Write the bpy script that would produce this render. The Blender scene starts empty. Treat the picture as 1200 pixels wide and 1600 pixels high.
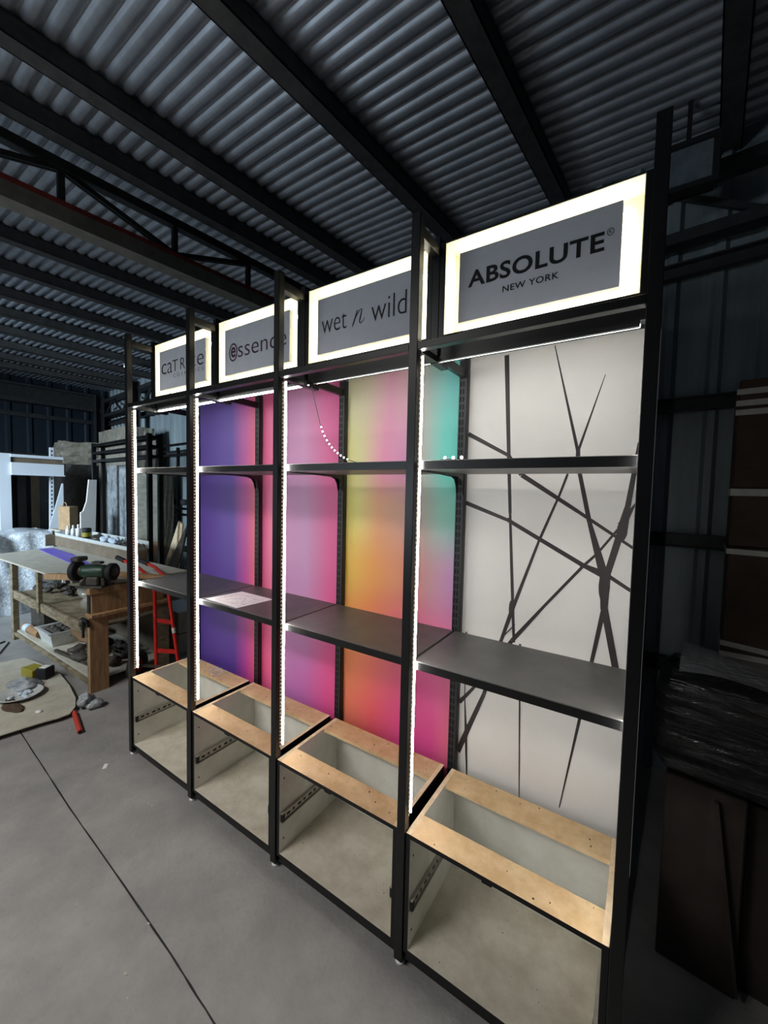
import bpy, math, random
from mathutils import Vector, Matrix
random.seed(7)
sc = bpy.context.scene
COL = sc.collection
PI = math.pi

# ------------------------------------------------------------------ camera
cam_d = bpy.data.cameras.new('camera'); cam = bpy.data.objects.new('camera', cam_d); COL.objects.link(cam)
r_ = Vector((0.83477, 0.55016, 0.02219)); u_ = Vector((-0.04779, 0.03225, 0.99834)); f_ = Vector((-0.54853, 0.83444, -0.05322))
M = Matrix((r_, u_, -f_)).transposed().to_4x4(); M.translation = Vector((2.60487, -1.14567, 1.67743))
cam.matrix_world = M
cam_d.sensor_fit = 'VERTICAL'; cam_d.sensor_height = 24.0; cam_d.lens = 620.08/1600*24.0
cam_d.clip_start = 0.02; cam_d.clip_end = 100
sc.camera = cam

# ------------------------------------------------------------------ world, lights, exposure
w = bpy.data.worlds.new('world'); sc.world = w; w.use_nodes = True
w.node_tree.nodes['Background'].inputs[0].default_value = (0.45, 0.62, 0.85, 1)
w.node_tree.nodes['Background'].inputs[1].default_value = 0.022

def area(name, loc, target, sx, sy, power, color, spread=180):
    d = bpy.data.lights.new(name, 'AREA'); d.shape = 'RECTANGLE'; d.size = sx; d.size_y = sy; d.energy = power; d.color = color; d.spread = math.radians(spread)
    o = bpy.data.objects.new(name, d); COL.objects.link(o); o.location = loc
    o.rotation_euler = (Vector(target)-Vector(loc)).to_track_quat('-Z', 'Y').to_euler()
    return o
# daylight coming in through the open roller door at the front left of the workshop
area('door_daylight', (-3.0, -3.9, 2.5), (-4.3, 1.0, 1.1), 1.4, 1.2, 105, (0.70, 0.86, 1.0), 80)
# unseen fill lights added behind the camera: one onto the roof, one the floor
area('roof_fill', (-1.0, -4.4, 1.5), (0.3, -1.2, 3.6), 2.0, 0.5, 20, (0.78, 0.90, 1.0), 100)
area('floor_fill', (-0.2, -2.9, 3.5), (0.1, -1.5, 0), 2.4, 0.5, 58, (1.0, 0.97, 0.93), 105)

sc.view_settings.view_transform = 'Standard'; sc.view_settings.look = 'None'
sc.view_settings.exposure = 0.0; sc.view_settings.gamma = 1.0
sc.view_settings.use_curve_mapping = False

# ------------------------------------------------------------------ materials
def lin(c):
    return tuple(((x/255)/12.92 if x/255 <= 0.04045 else ((x/255+0.055)/1.055)**2.4) for x in c)
MATS = {}
def mat(name, c, rough=0.6, metal=0.0, var=0.0, scale=8.0, bump=0.0, bscale=60.0, spec=0.5, c2=None, coat=0.0, stretch=None, alpha=None):
    m = bpy.data.materials.new(name); m.use_nodes = True; nt = m.node_tree; b = nt.nodes['Principled BSDF']
    b.inputs['Roughness'].default_value = rough; b.inputs['Metallic'].default_value = metal
    b.inputs['Specular IOR Level'].default_value = spec; b.inputs['Coat Weight'].default_value = coat
    c = lin(c); b.inputs['Base Color'].default_value = (*c, 1)
    tc = nt.nodes.new('ShaderNodeTexCoord'); mp = nt.nodes.new('ShaderNodeMapping')
    nt.links.new(tc.outputs['Object'], mp.inputs['Vector'])
    if stretch: mp.inputs['Scale'].default_value = stretch
    if var or c2:
        n = nt.nodes.new('ShaderNodeTexNoise'); n.inputs['Scale'].default_value = scale; n.inputs['Detail'].default_value = 6; n.inputs['Roughness'].default_value = 0.65
        nt.links.new(mp.outputs[0], n.inputs['Vector'])
        rp = nt.nodes.new('ShaderNodeValToRGB'); nt.links.new(n.outputs['Fac'], rp.inputs[0])
        d = lin(c2) if c2 else tuple(x*(1-var) for x in c)
        e = c if c2 else tuple(min(1, x*(1+var)) for x in c)
        rp.color_ramp.elements[0].position = 0.35; rp.color_ramp.elements[1].position = 0.65
        rp.color_ramp.elements[0].color = (*d, 1); rp.color_ramp.elements[1].color = (*e, 1)
        nt.links.new(rp.outputs[0], b.inputs['Base Color'])
    if bump:
        n2 = nt.nodes.new('ShaderNodeTexNoise'); n2.inputs['Scale'].default_value = bscale; n2.inputs['Detail'].default_value = 4
        nt.links.new(mp.outputs[0], n2.inputs['Vector'])
        bp = nt.nodes.new('ShaderNodeBump'); bp.inputs['Strength'].default_value = bump; bp.inputs['Distance'].default_value = 0.01
        nt.links.new(n2.outputs['Fac'], bp.inputs['Height']); nt.links.new(bp.outputs[0], b.inputs['Normal'])
    MATS[name] = m; return m
def emis(name, c, s, nosample=False):
    m = bpy.data.materials.new(name); m.use_nodes = True; nt = m.node_tree; nt.nodes.clear()
    e = nt.nodes.new('ShaderNodeEmission'); o = nt.nodes.new('ShaderNodeOutputMaterial'); nt.links.new(e.outputs[0], o.inputs[0])
    e.inputs[0].default_value = (*c, 1); e.inputs[1].default_value = s
    if nosample: m.cycles.emission_sampling = 'NONE'
    MATS[name] = m; return m

mat('black_metal', (14, 14, 15), 0.36, 0.0, 0.15, 30, 0.03, 200, spec=0.5)
mat('upright_grey', (44, 44, 46), 0.45)
mat('black_edge', (12, 12, 13), 0.5)
mat('shelf_black', (84, 83, 80), 0.42, 0.0, 0.18, 9, 0.02, 300)
mat('mdf', (226, 196, 152), 0.75, 0, c2=(204, 168, 122), scale=14, bump=0.08, bscale=250)
mat('mdf_pale', (236, 212, 176), 0.8, 0, 0.12, 30)
mat('white_laminate', (236, 235, 226), 0.55, 0, c2=(216, 214, 202), scale=5, bump=0.05, bscale=140)
mat('white_dusty', (214, 209, 194), 0.7, 0, c2=(184, 177, 158), scale=7, bump=0.12, bscale=90)
mat('white_paint', (235, 235, 232), 0.5)
mat('cream_inside', (245, 240, 215), 0.6)
mat('plate_grey', (200, 203, 210), 0.55, 0, 0.03, 20)
mat('letter_black', (10, 10, 11), 0.6)
mat('letter_plum', (58, 14, 44), 0.6)
mat('graphic_white', (226, 223, 218), 0.5, 0, 0.03, 3)
mat('graphic_black', (44, 38, 38), 0.5)
mat('steel_zinc', (176, 172, 162), 0.35, 0.25, 0.1, 40)
mat('hole_dark', (8, 8, 8), 0.8)
mat('alu', (190, 190, 188), 0.35, 0.6)
mat('concrete', (156, 154, 151), 0.6, 0, c2=(134, 133, 131), scale=3.2, bump=0.22, bscale=55)
mat('roof_steel', (150, 158, 168), 0.42, 0.35, 0.15, 6)
mat('purlin_steel', (66, 66, 66), 0.6, 0.1, 0.25, 12)
mat('truss_steel', (48, 50, 52), 0.55, 0.2, 0.25, 12)
mat('rail_grey', (110, 108, 100), 0.6, 0.1, 0.2, 12)
mat('red_oxide', (120, 40, 30), 0.6, 0, 0.25, 12)
mat('wall_blue', (24, 34, 46), 0.55, 0.15, 0.2, 3)
mat('wall_grey', (150, 162, 166), 0.5, 0.15, c2=(120, 132, 136), scale=2, stretch=(3, 3, 0.3))
mat('wood_old', (150, 138, 112), 0.8, 0, c2=(98, 88, 68), scale=12, bump=0.2, bscale=60, stretch=(1, 1, 3))
mat('wood_pine', (184, 148, 108), 0.7, 0, c2=(146, 112, 76), scale=10, bump=0.1, stretch=(4, 4, .6))
mat('board_grey', (186, 182, 168), 0.75, 0, 0.12, 12)
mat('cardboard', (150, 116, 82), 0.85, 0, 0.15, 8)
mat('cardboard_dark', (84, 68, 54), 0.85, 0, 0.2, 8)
mat('cardboard_black', (50, 42, 37), 0.9, 0, 0.2, 8)
mat('cardboard_dim', (112, 100, 84), 0.8, 0, 0.2, 6)
mat('tape', (214, 210, 198), 0.3, 0, 0.1, 30)
mat('red_paint', (196, 34, 26), 0.45, 0, 0.18, 20)
mat('red_pvc', (196, 70, 58), 0.5)
mat('rubber', (22, 22, 23), 0.7, 0, 0.2, 20)
mat('green_paint', (34, 60, 44), 0.4, 0, 0.3, 25)
mat('iron', (84, 80, 74), 0.5, 0.5, 0.3, 30)
mat('purple_sheet', (108, 92, 206), 0.45)
mat('blue_white', (224, 232, 240), 0.45)
mat('dark_panel', (40, 46, 52), 0.25, 0, 0.4, 3)
mat('dark_wrap', (60, 58, 56), 0.3, 0, 0.5, 14, 0.5, 30, stretch=(1, 1, 5))
mat('carton_wrapped', (150, 144, 130), 0.3, 0, 0.25, 10, 0.5, 25, coat=0.6)
mat('clear_tub', (196, 200, 198), 0.3, 0, 0.1, 20)
mat('dark_stuff', (62, 56, 50), 0.6, 0, 0.5, 25, 0.4, 40)
mat('paper', (240, 234, 234), 0.6)
mat('ink', (120, 96, 104), 0.7)
mat('glass_lens', (112, 124, 130), 0.25, 0, c2=(90, 100, 108), scale=12, coat=1.0)
mat('yellow_tape', (150, 140, 44), 0.5)
mat('glove', (196, 210, 222), 0.6)
mat('paper_bag', (168, 140, 104), 0.8, 0, 0.15, 14, 0.2, 40)
mat('chrome', (220, 220, 220), 0.15, 1.0)

LS = 82.0
emis('led_white', (1.0, 0.985, 0.95), LS)
emis('led_bar', (1.0, 0.98, 0.92), 26)
emis('led_cream', (1.0, 0.94, 0.76), 13.0)
emis('led_bead', (1.0, 0.84, 0.58), .42, True)
emis('led_spark', (1.0, 0.97, 0.92), 8, True)
mat('tape_beige', (92, 84, 66), 0.7)
emis('tube_light', (0.75, 1.0, 0.93), 6.0)

# crumpled film materials (bubble wrap, stretch wrap)
def film(name, c, rough, scale, strength, c2, stretch=(1, 1, 1), metal=0.0, dist=0.03, coat=1.0, voro=False):
    m = mat(name, c, rough, metal, c2=c2, scale=scale*0.7, coat=coat, stretch=stretch)
    nt = m.node_tree; b = nt.nodes['Principled BSDF']; mp = [n for n in nt.nodes if n.type == 'MAPPING'][0]
    n = nt.nodes.new('ShaderNodeTexVoronoi' if voro else 'ShaderNodeTexNoise'); n.inputs['Scale'].default_value = scale
    if not voro:
        n.inputs['Detail'].default_value = 5; n.inputs['Roughness'].default_value = .6; n.inputs['Distortion'].default_value = 1.2
    nt.links.new(mp.outputs[0], n.inputs['Vector'])
    bp = nt.nodes.new('ShaderNodeBump'); bp.inputs['Strength'].default_value = strength; bp.inputs['Distance'].default_value = dist
    nt.links.new(n.outputs[0], bp.inputs['Height']); nt.links.new(bp.outputs[0], b.inputs['Normal']); nt.links.new(bp.outputs[0], b.inputs['Coat Normal'])
    return m
film('bubble_wrap', (232, 238, 243), 0.2, 34, 1.0, (170, 182, 192), dist=.012)
bw = film('black_wrap', (9, 9, 10), 0.2, 9, 1.0, (18, 18, 19), stretch=(0.5, 0.5, 5), dist=0.05); bw.node_tree.nodes['Principled BSDF'].inputs['Coat Roughness'].default_value = 0.12
film('thin_film', (190, 196, 200), 0.2, 14, 0.9, (130, 136, 140))
film('wrap_board', (150, 146, 130), 0.35, 7, 0.5, (120, 118, 106), stretch=(1, 1, 4), dist=0.02)

def clear(name, c, alpha, rough=0.15):
    m = bpy.data.materials.new(name); m.use_nodes = True; nt = m.node_tree; b = nt.nodes['Principled BSDF']
    b.inputs['Base Color'].default_value = (*lin(c), 1); b.inputs['Roughness'].default_value = rough; b.inputs['Alpha'].default_value = alpha
    b.inputs['Coat Weight'].default_value = 1.0
    n = nt.nodes.new('ShaderNodeTexNoise'); n.inputs['Scale'].default_value = 26; n.inputs['Detail'].default_value = 3; n.inputs['Distortion'].default_value = 1
    tc = nt.nodes.new('ShaderNodeTexCoord'); nt.links.new(tc.outputs['Object'], n.inputs['Vector'])
    bp = nt.nodes.new('ShaderNodeBump'); bp.inputs['Strength'].default_value = .8; bp.inputs['Distance'].default_value = .02
    nt.links.new(n.outputs[0], bp.inputs['Height']); nt.links.new(bp.outputs[0], b.inputs['Normal'])
    MATS[name] = m; return m
clear('clear_film', (235, 238, 242), 0.24)

# colour gradient print: list of (v, [(u, rgb)...]) rows, u and v from object (local) coordinates in metres
LIFT = .12
def gradient(name, x0, x1, rows):
    m = bpy.data.materials.new(name); m.use_nodes = True; nt = m.node_tree; b = nt.nodes['Principled BSDF']
    b.inputs['Roughness'].default_value = 0.5
    tc = nt.nodes.new('ShaderNodeTexCoord'); sp = nt.nodes.new('ShaderNodeSeparateXYZ'); nt.links.new(tc.outputs['Object'], sp.inputs[0])
    mu = nt.nodes.new('ShaderNodeMapRange'); mu.inputs[1].default_value = x0; mu.inputs[2].default_value = x1; nt.links.new(sp.outputs[0], mu.inputs[0])
    prev = None
    for i, (v, stops) in enumerate(rows):
        rp = nt.nodes.new('ShaderNodeValToRGB'); rp.color_ramp.interpolation = 'EASE' if len(stops) < 3 else 'LINEAR'
        el = rp.color_ramp.elements
        while len(el) < len(stops): el.new(0.5)
        for e, (u, c) in zip(el, stops): e.position = u
        for e, (u, c) in zip(rp.color_ramp.elements, stops): e.color = (*lin(tuple(q+(255-q)*LIFT for q in c)), 1)
        nt.links.new(mu.outputs[0], rp.inputs[0])
        if prev is None: prev = rp.outputs[0]
        else:
            mv = nt.nodes.new('ShaderNodeMapRange'); mv.interpolation_type = 'SMOOTHSTEP'
            mv.inputs[1].default_value = rows[i-1][0]; mv.inputs[2].default_value = v
            nt.links.new(sp.outputs[2], mv.inputs[0])
            mx = nt.nodes.new('ShaderNodeMix'); mx.data_type = 'RGBA'
            nt.links.new(mv.outputs[0], mx.inputs[0]); nt.links.new(prev, mx.inputs[6]); nt.links.new(rp.outputs[0], mx.inputs[7]); prev = mx.outputs[2]
    nt.links.new(prev, b.inputs['Base Color']); MATS[name] = m; return m
# rows given bottom to top; z is height above floor
gradient('print_violet', 0.02, 0.63, [
    (0.5, [(0, (58, 30, 130)), (.62, (70, 34, 140)), (.8, (170, 40, 150)), (.92, (220, 60, 130)), (1, (246, 96, 84))]),
    (1.3, [(0, (74, 44, 146)), (.6, (84, 56, 160)), (.8, (196, 66, 160)), (.92, (236, 90, 130)), (1, (252, 120, 90))]),
    (2.2, [(0, (82, 60, 150)), (.58, (90, 66, 160)), (.78, (190, 80, 160)), (.92, (226, 90, 140)), (1, (246, 130, 110))])])
gradient('print_pink', 0.02, 0.63, [
    (0.5, [(0, (232, 60, 120)), (.15, (246, 96, 150)), (.38, (196, 110, 190)), (.6, (206, 100, 186)), (.85, (236, 70, 150)), (1, (236, 62, 130))]),
    (1.3, [(0, (238, 84, 140)), (.12, (250, 120, 160)), (.36, (214, 146, 200)), (.6, (216, 150, 204)), (.86, (240, 96, 160)), (1, (236, 76, 140))]),
    (2.2, [(0, (226, 80, 134)), (.12, (236, 100, 150)), (.36, (196, 126, 176)), (.55, (214, 140, 190)), (.8, (226, 96, 156)), (1, (210, 66, 130))])])
gradient('print_rainbow', 0.02, 0.63, [
    (0.5, [(0, (244, 120, 80)), (.3, (240, 74, 90)), (.6, (232, 56, 140)), (.85, (232, 60, 140)), (1, (236, 100, 130))]),
    (0.98, [(0, (252, 150, 70)), (.25, (248, 120, 74)), (.5, (240, 90, 110)), (.75, (240, 88, 150)), (1, (240, 110, 160))]),
    (1.28, [(0, (250, 200, 70)), (.3, (252, 158, 66)), (.6, (238, 140, 110)), (.8, (214, 150, 160)), (1, (206, 140, 200))]),
    (1.6, [(0, (244, 232, 110)), (.12, (240, 226, 120)), (.33, (244, 170, 120)), (.62, (216, 160, 150)), (.85, (150, 204, 184)), (1, (110, 206, 180))]),
    (1.8, [(0, (238, 232, 140)), (.15, (226, 214, 150)), (.36, (240, 140, 180)), (.55, (226, 140, 190)), (.7, (200, 190, 180)), (.88, (100, 220, 204)), (1, (90, 214, 196))]),
    (2.2, [(0, (210, 206, 160)), (.2, (206, 190, 160)), (.42, (216, 146, 170)), (.64, (206, 166, 164)), (.78, (150, 186, 176)), (.9, (104, 190, 184)), (1, (90, 184, 178))])])

# ------------------------------------------------------------------ mesh builder
class MB:
    def __init__(s): s.v = []; s.f = []; s.m = []; s.sm = []
    def add(s, vs, fs, mi=0, smooth=False):
        o = len(s.v); s.v += [Vector(v) for v in vs]
        for f in fs: s.f.append([i+o for i in f]); s.m.append(mi); s.sm.append(smooth)
        return s
    def box(s, x0, x1, y0, y1, z0, z1, mi=0, ch=0.0, R=None, faces=None):
        if ch <= 0:
            vs = [(x, y, z) for x in (x0, x1) for y in (y0, y1) for z in (z0, z1)]
            fs = [(0, 1, 3, 2), (4, 6, 7, 5), (0, 4, 5, 1), (2, 3, 7, 6), (0, 2, 6, 4), (1, 5, 7, 3)]  # -x +x -y +y -z +z
            if R is not None: vs = [R @ Vector(v) for v in vs]
            o = len(s.v); s.v += [Vector(v) for v in vs]
            for k, f in enumerate(fs):
                s.f.append([i+o for i in f]); s.m.append(faces[k] if faces else mi); s.sm.append(False)
            return s
        # chamfered along every edge: 24-vertex box
        X = (x0, x1); Y = (y0, y1); Z = (z0, z1); vs = []; idx = {}
        for i in range(2):
            for j in range(2):
                for k in range(2):
                    sx = ch*(1-2*i); sy = ch*(1-2*j); sz = ch*(1-2*k)
                    for a in range(3):
                        p = [X[i], Y[j], Z[k]]
                        if a != 0: p[0] += sx
                        if a != 1: p[1] += sy
                        if a != 2: p[2] += sz
                        idx[(i, j, k, a)] = len(vs); vs.append(tuple(p))
        fs = []
        for i in range(2): fs.append([idx[(i, j, k, 0)] for j, k in ((0, 0), (1, 0), (1, 1), (0, 1))])
        for j in range(2): fs.append([idx[(i, j, k, 1)] for i, k in ((0, 0), (1, 0), (1, 1), (0, 1))])
        for k in range(2): fs.append([idx[(i, j, k, 2)] for i, j in ((0, 0), (1, 0), (1, 1), (0, 1))])
        for j in range(2):
            for k in range(2): fs.append([idx[(0, j, k, 1)], idx[(1, j, k, 1)], idx[(1, j, k, 2)], idx[(0, j, k, 2)]])
        for i in range(2):
            for k in range(2): fs.append([idx[(i, 0, k, 0)], idx[(i, 1, k, 0)], idx[(i, 1, k, 2)], idx[(i, 0, k, 2)]])
        for i in range(2):
            for j in range(2): fs.append([idx[(i, j, 0, 0)], idx[(i, j, 1, 0)], idx[(i, j, 1, 1)], idx[(i, j, 0, 1)]])
        for i in range(2):
            for j in range(2):
                for k in range(2): fs.append([idx[(i, j, k, a)] for a in range(3)])
        c = Vector(((x0+x1)/2, (y0+y1)/2, (z0+z1)/2)); V = [Vector(v) for v in vs]; out = []
        for f in fs:
            n = (V[f[1]]-V[f[0]]).cross(V[f[2]]-V[f[0]]); ctr = sum((V[q] for q in f), Vector())/len(f)
            out.append(f if n.dot(ctr-c) > 0 else f[::-1])
        if R is not None: vs = [R @ Vector(v) for v in vs]
        return s.add(vs, out, mi)
    def obox(s, c, size, R, mi=0, ch=0.0):
        T = Matrix.Translation(Vector(c)) @ R.to_4x4()
        a, b, d = (q/2 for q in size)
        return s.box(-a, a, -b, b, -d, d, mi, ch, T)
    def beam(s, p0, p1, wd, ht, mi=0, ch=0.0, up=(0, 0, 1)):
        p0 = Vector(p0); p1 = Vector(p1); d = (p1-p0); L = d.length; d.normalize(); up = Vector(up)
        if abs(d.dot(up)) > 0.98: up = Vector((1, 0, 0))
        sd = d.cross(up).normalized(); uu = sd.cross(d).normalized()
        return s.obox((p0+p1)/2, (L, wd, ht), Matrix((d, sd, uu)).transposed(), mi, ch)
    def tube(s, pts, r, n=10, mi=0, cap=True, smooth=True):
        pts = [Vector(p) for p in pts]; rs = r if isinstance(r, (list, tuple)) else [r]*len(pts); o = []; vs = []
        prev = None
        for i, p in enumerate(pts):
            d = (pts[min(i+1, len(pts)-1)]-pts[max(i-1, 0)]).normalized()
            if prev is None:
                a = Vector((0, 0, 1)) if abs(d.z) < .9 else Vector((1, 0, 0)); sd = d.cross(a).normalized()
            else: sd = (prev-d*prev.dot(d)).normalized()
            prev = sd; up = d.cross(sd)
            for k in range(n):
                a = 2*PI*k/n; vs.append(p+(sd*math.cos(a)+up*math.sin(a))*rs[i])
        fs = [(i*n+k, i*n+(k+1) % n, (i+1)*n+(k+1) % n, (i+1)*n+k) for i in range(len(pts)-1) for k in range(n)]
        s.add(vs, fs, mi, smooth)
        if cap:
            s.add(vs[:n], [list(range(n))[::-1]], mi); s.add(vs[-n:], [list(range(n))], mi)
        return s
    def lathe(s, c, prof, axis=(0, 0, 1), n=20, mi=0, smooth=True):
        c = Vector(c); ax = Vector(axis).normalized(); a = Vector((0, 0, 1)) if abs(ax.z) < .9 else Vector((1, 0, 0)); sd = ax.cross(a).normalized(); up = ax.cross(sd)
        vs = [c+ax*h+(sd*math.cos(2*PI*k/n)+up*math.sin(2*PI*k/n))*r for r, h in prof for k in range(n)]
        fs = [(i*n+k, i*n+(k+1) % n, (i+1)*n+(k+1) % n, (i+1)*n+k) for i in range(len(prof)-1) for k in range(n)]
        return s.add(vs, fs, mi, smooth)
    def prism(s, poly, axis, a0, a1, mi=0):
        # poly 2d; axis 'x': (y,z), 'y': (x,z), 'z': (x,y)
        def P(p, a): return {'x': (a, p[0], p[1]), 'y': (p[0], a, p[1]), 'z': (p[0], p[1], a)}[axis]
        n = len(poly); vs = [P(p, a0) for p in poly]+[P(p, a1) for p in poly]
        fs = [list(range(n))[::-1], list(range(n, 2*n))]+[(i, (i+1) % n, (i+1) % n+n, i+n) for i in range(n)]
        return s.add(vs, fs, mi)
    def ribbon(s, pts, wds, y, th=0.001, mi=0):
        # flat stroke in the xz plane facing -y
        P = [Vector((p[0], p[1])) for p in pts]; L = []; R = []
        for i, p in enumerate(P):
            d = (P[min(i+1, len(P)-1)]-P[max(i-1, 0)]).normalized(); nn = Vector((-d.y, d.x)); h = (wds[i] if isinstance(wds, (list, tuple)) else wds)/2
            L.append(p+nn*h); R.append(p-nn*h)
        vs = [(q.x, y, q.y) for q in L]+[(q.x, y, q.y) for q in R]; n = len(P)
        return s.add(vs, [(i, i+1, n+i+1, n+i) for i in range(n-1)], mi)
    def blob(s, c, r, seed=0, amp=.25, nu=12, nv=8, mi=0, smooth=True):
        rd = random.Random(seed); c = Vector(c); vs = []; K = [(rd.uniform(1, 3.5), rd.uniform(1, 3.5), rd.uniform(0, 6.28)) for _ in range(5)]
        for j in range(nv+1):
            t = PI*j/nv
            for i in range(nu):
                a = 2*PI*i/nu
                q = 1+amp*sum(math.sin(k[0]*a*round(k[0])/k[0]+k[2])*math.sin(k[1]*t+k[2]) for k in K)/2.5
                vs.append(c+Vector((r[0]*math.sin(t)*math.cos(a)*q, r[1]*math.sin(t)*math.sin(a)*q, r[2]*math.cos(t)*(q if t < 2 else 1))))
        fs = [(j*nu+i, j*nu+(i+1) % nu, (j+1)*nu+(i+1) % nu, (j+1)*nu+i) for j in range(nv) for i in range(nu)]
        return s.add(vs, [f[::-1] for f in fs], mi, smooth)
    def build(s, name, mats, parent=None, label=None, kind=None, bevel=0, at=None):
        org = at if at is not None else (ORG(parent) if parent else Vector((0, 0, 0)))
        me = bpy.data.meshes.new(name); me.from_pydata([tuple(v-Vector(org)) for v in s.v], [], s.f); me.update()
        for mn in (mats if isinstance(mats, (list, tuple)) else [mats]): me.materials.append(MATS[mn])
        me.polygons.foreach_set('material_index', s.m); me.polygons.foreach_set('use_smooth', s.sm)
        o = bpy.data.objects.new(name, me); COL.objects.link(o)
        if parent is not None: o.parent = parent
        if at is not None:
            po = ORG(parent) if parent else Vector((0, 0, 0)); o.location = Vector(at)-po
        if label: o['label'] = label
        if kind: o['kind'] = kind
        if bevel:
            b = o.modifiers.new('bevel', 'BEVEL'); b.width = bevel; b.segments = 2; b.limit_method = 'ANGLE'
        return o
def ORG(o):
    v = Vector((0, 0, 0))
    while o is not None: v += o.location; o = o.parent
    return v
def tag(o, label, cat, group=None):
    o['label'] = label; o['category'] = cat
    if group: o['group'] = group
    return o
def thing(name, loc, label, cat, group=None):
    o = bpy.data.objects.new(name, None); COL.objects.link(o); o.location = loc; o.empty_display_size = .1
    return tag(o, label, cat, group)
def struct(o): o['kind'] = 'structure'; return o
def copy_tree(o, parent=None):
    c = o.copy(); COL.objects.link(c); c.parent = parent
    for ch in list(o.children): copy_tree(ch, c)
    return c

A = math.radians(5.9)                      # the building is turned a little against the display wall
def W(xr, yr, z=0.0): return Vector((xr*math.cos(A)+yr*math.sin(A), -xr*math.sin(A)+yr*math.cos(A), z))
RZ = Matrix.Rotation(-A, 3, 'Z'); RZ4 = Matrix.Rotation(-A, 4, 'Z')
H = 3.66
CX = 2.709; KK = (H-1.677)/2.2
def sx(x): return CX+(x-CX)*KK      # plan position scaled with the roof height

# ------------------------------------------------------------------ setting
# floor
b = MB(); b.add([W(-8.2, -7), W(6, -7), W(6, 2.2), W(-8.2, 2.2)], [(0, 1, 2, 3)])
fl = struct(b.build('floor', 'concrete'))
nt = MATS['concrete'].node_tree; bs = nt.nodes['Principled BSDF']
src = bs.inputs['Base Color'].links[0].from_socket
n = nt.nodes.new('ShaderNodeTexNoise'); n.inputs['Scale'].default_value = 14; n.inputs['Detail'].default_value = 12; n.inputs['Roughness'].default_value = .75
tc = [q for q in nt.nodes if q.type == 'TEX_COORD'][0]; nt.links.new(tc.outputs['Object'], n.inputs['Vector'])
rp = nt.nodes.new('ShaderNodeValToRGB'); rp.color_ramp.elements[0].position = .30; rp.color_ramp.elements[1].position = .46
rp.color_ramp.elements[0].color = (.62, .62, .62, 1); rp.color_ramp.elements[1].color = (1, 1, 1, 1); nt.links.new(n.outputs['Fac'], rp.inputs[0])
mx = nt.nodes.new('ShaderNodeMix'); mx.data_type = 'RGBA'; mx.blend_type = 'MULTIPLY'; mx.inputs[0].default_value = .35
nt.links.new(src, mx.inputs[6]); nt.links.new(rp.outputs[0], mx.inputs[7]); nt.links.new(mx.outputs[2], bs.inputs['Base Color'])
# saw-cut joint with crumbled edges running along the floor
cr = [(-1.6, -.262), (-.77, -.315), (-.17, -.353), (.27, -.380), (.86, -.407), (1.26, -.430), (1.55, -.452), (2.2, -.50)]
b = MB(); rnd = random.Random(3); L = []; Rr = []
pts = []
for (x0, y0), (x1, y1) in zip(cr, cr[1:]):
    for k in range(6): t = k/6; pts.append((x0+(x1-x0)*t, y0+(y1-y0)*t))
for x, y in pts: L.append((x, y+.0016+rnd.uniform(0, .0022), .0012)); Rr.append((x, y-.0016-rnd.uniform(0, .0022), .0012))
nn = len(pts); b.add(L+Rr, [(i, n_, nn+n_, nn+i) for i in range(nn-1) for n_ in [i+1]])
o = b.build('floor_joint', 'rubber', fl)

# corrugated roof sheets (ribs run along the display) and purlins
b = MB(); y = -7.0; vs = []; step = .076/12; ny = 0
while y < 3.2:
    z = H-.006+.024*(.5+.5*math.cos(2*PI*y/.076))**2.2
    vs += [(-8.2, y, z), (6.3, y, z)]; y += step; ny += 1
b.add(vs, [(2*i, 2*i+2, 2*i+3, 2*i+1) for i in range(ny-1)], 0, True)
ce = struct(b.build('ceiling', 'roof_steel'))
for xr in (5.3, 4.45, 3.55, 2.65, 1.72, .88, -.03, -.5, -1.42, -2.15, -2.85, -3.6, -4.3, -5.1, -5.9, -6.7, -7.4):
    xr = sx(xr); b = MB()
    for (x0, x1, z0, z1) in ((0, .095, H-.105, H-.099), (.089, .095, H-.105, H-.014), (0, .095, H-.02, H-.014), (0, .006, H-.105, H-.087)):
        b.box(xr+x0, xr+x1, -7, 2.05, z0, z1, 0, 0, RZ4)
    b.build('purlin', 'purlin_steel', ce)

# walls: ribbed sheet with vertical ribs, horizontal girts, eave beam
def ribbed(name, p0, p1, z0, z1, mt, inward, pitch=.2, dep=.03):
    p0 = Vector(p0); p1 = Vector(p1); d = p1-p0; L = d.length; d.normalize(); nrm = Vector(inward).normalized()
    prof = []; x = 0
    while x < L:
        for dx, h in ((0, 0), (pitch*.66, 0), (pitch*.75, 1), (pitch*.91, 1)):
            if x+dx < L: prof.append((x+dx, h*dep))
        x += pitch
    prof.append((L, 0)); vs = []
    for q, h in prof:
        P = p0+d*q+nrm*h; vs += [(P.x, P.y, z0), (P.x, P.y, z1)]
    m = MB(); m.add(vs, [(2*i, 2*i+2, 2*i+3, 2*i+1) for i in range(len(prof)-1)])
    return struct(m.build(name, mt))
wl = ribbed('wall_left', W(-7.35, -7), W(-7.35, 2.05), 0, H, 'wall_blue', W(1, 0), .3)
wb = ribbed('wall_back', W(-7.35, 2.05), W(6, 2.05), 0, H, 'wall_grey', W(0, -1), .21)
for z in (.7, 1.43, 2.2, 2.95):
    MB().box(-7.3, -7.24, -7, 1.95, z-.04, z+.04, 0, 0, RZ4).build('girt', 'truss_steel', wl)
    m = MB(); m.box(-7.3, 5.9, 1.93, 1.985, z-.038, z-.030, 0, 0, RZ4); m.box(-7.3, 5.9, 1.93, 1.985, z+.034, z+.042, 0, 0, RZ4); m.box(-7.3, 5.9, 1.975, 1.985, z-.035, z+.04, 0, 0, RZ4)
    m.build('girt', 'truss_steel', wb)
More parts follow.
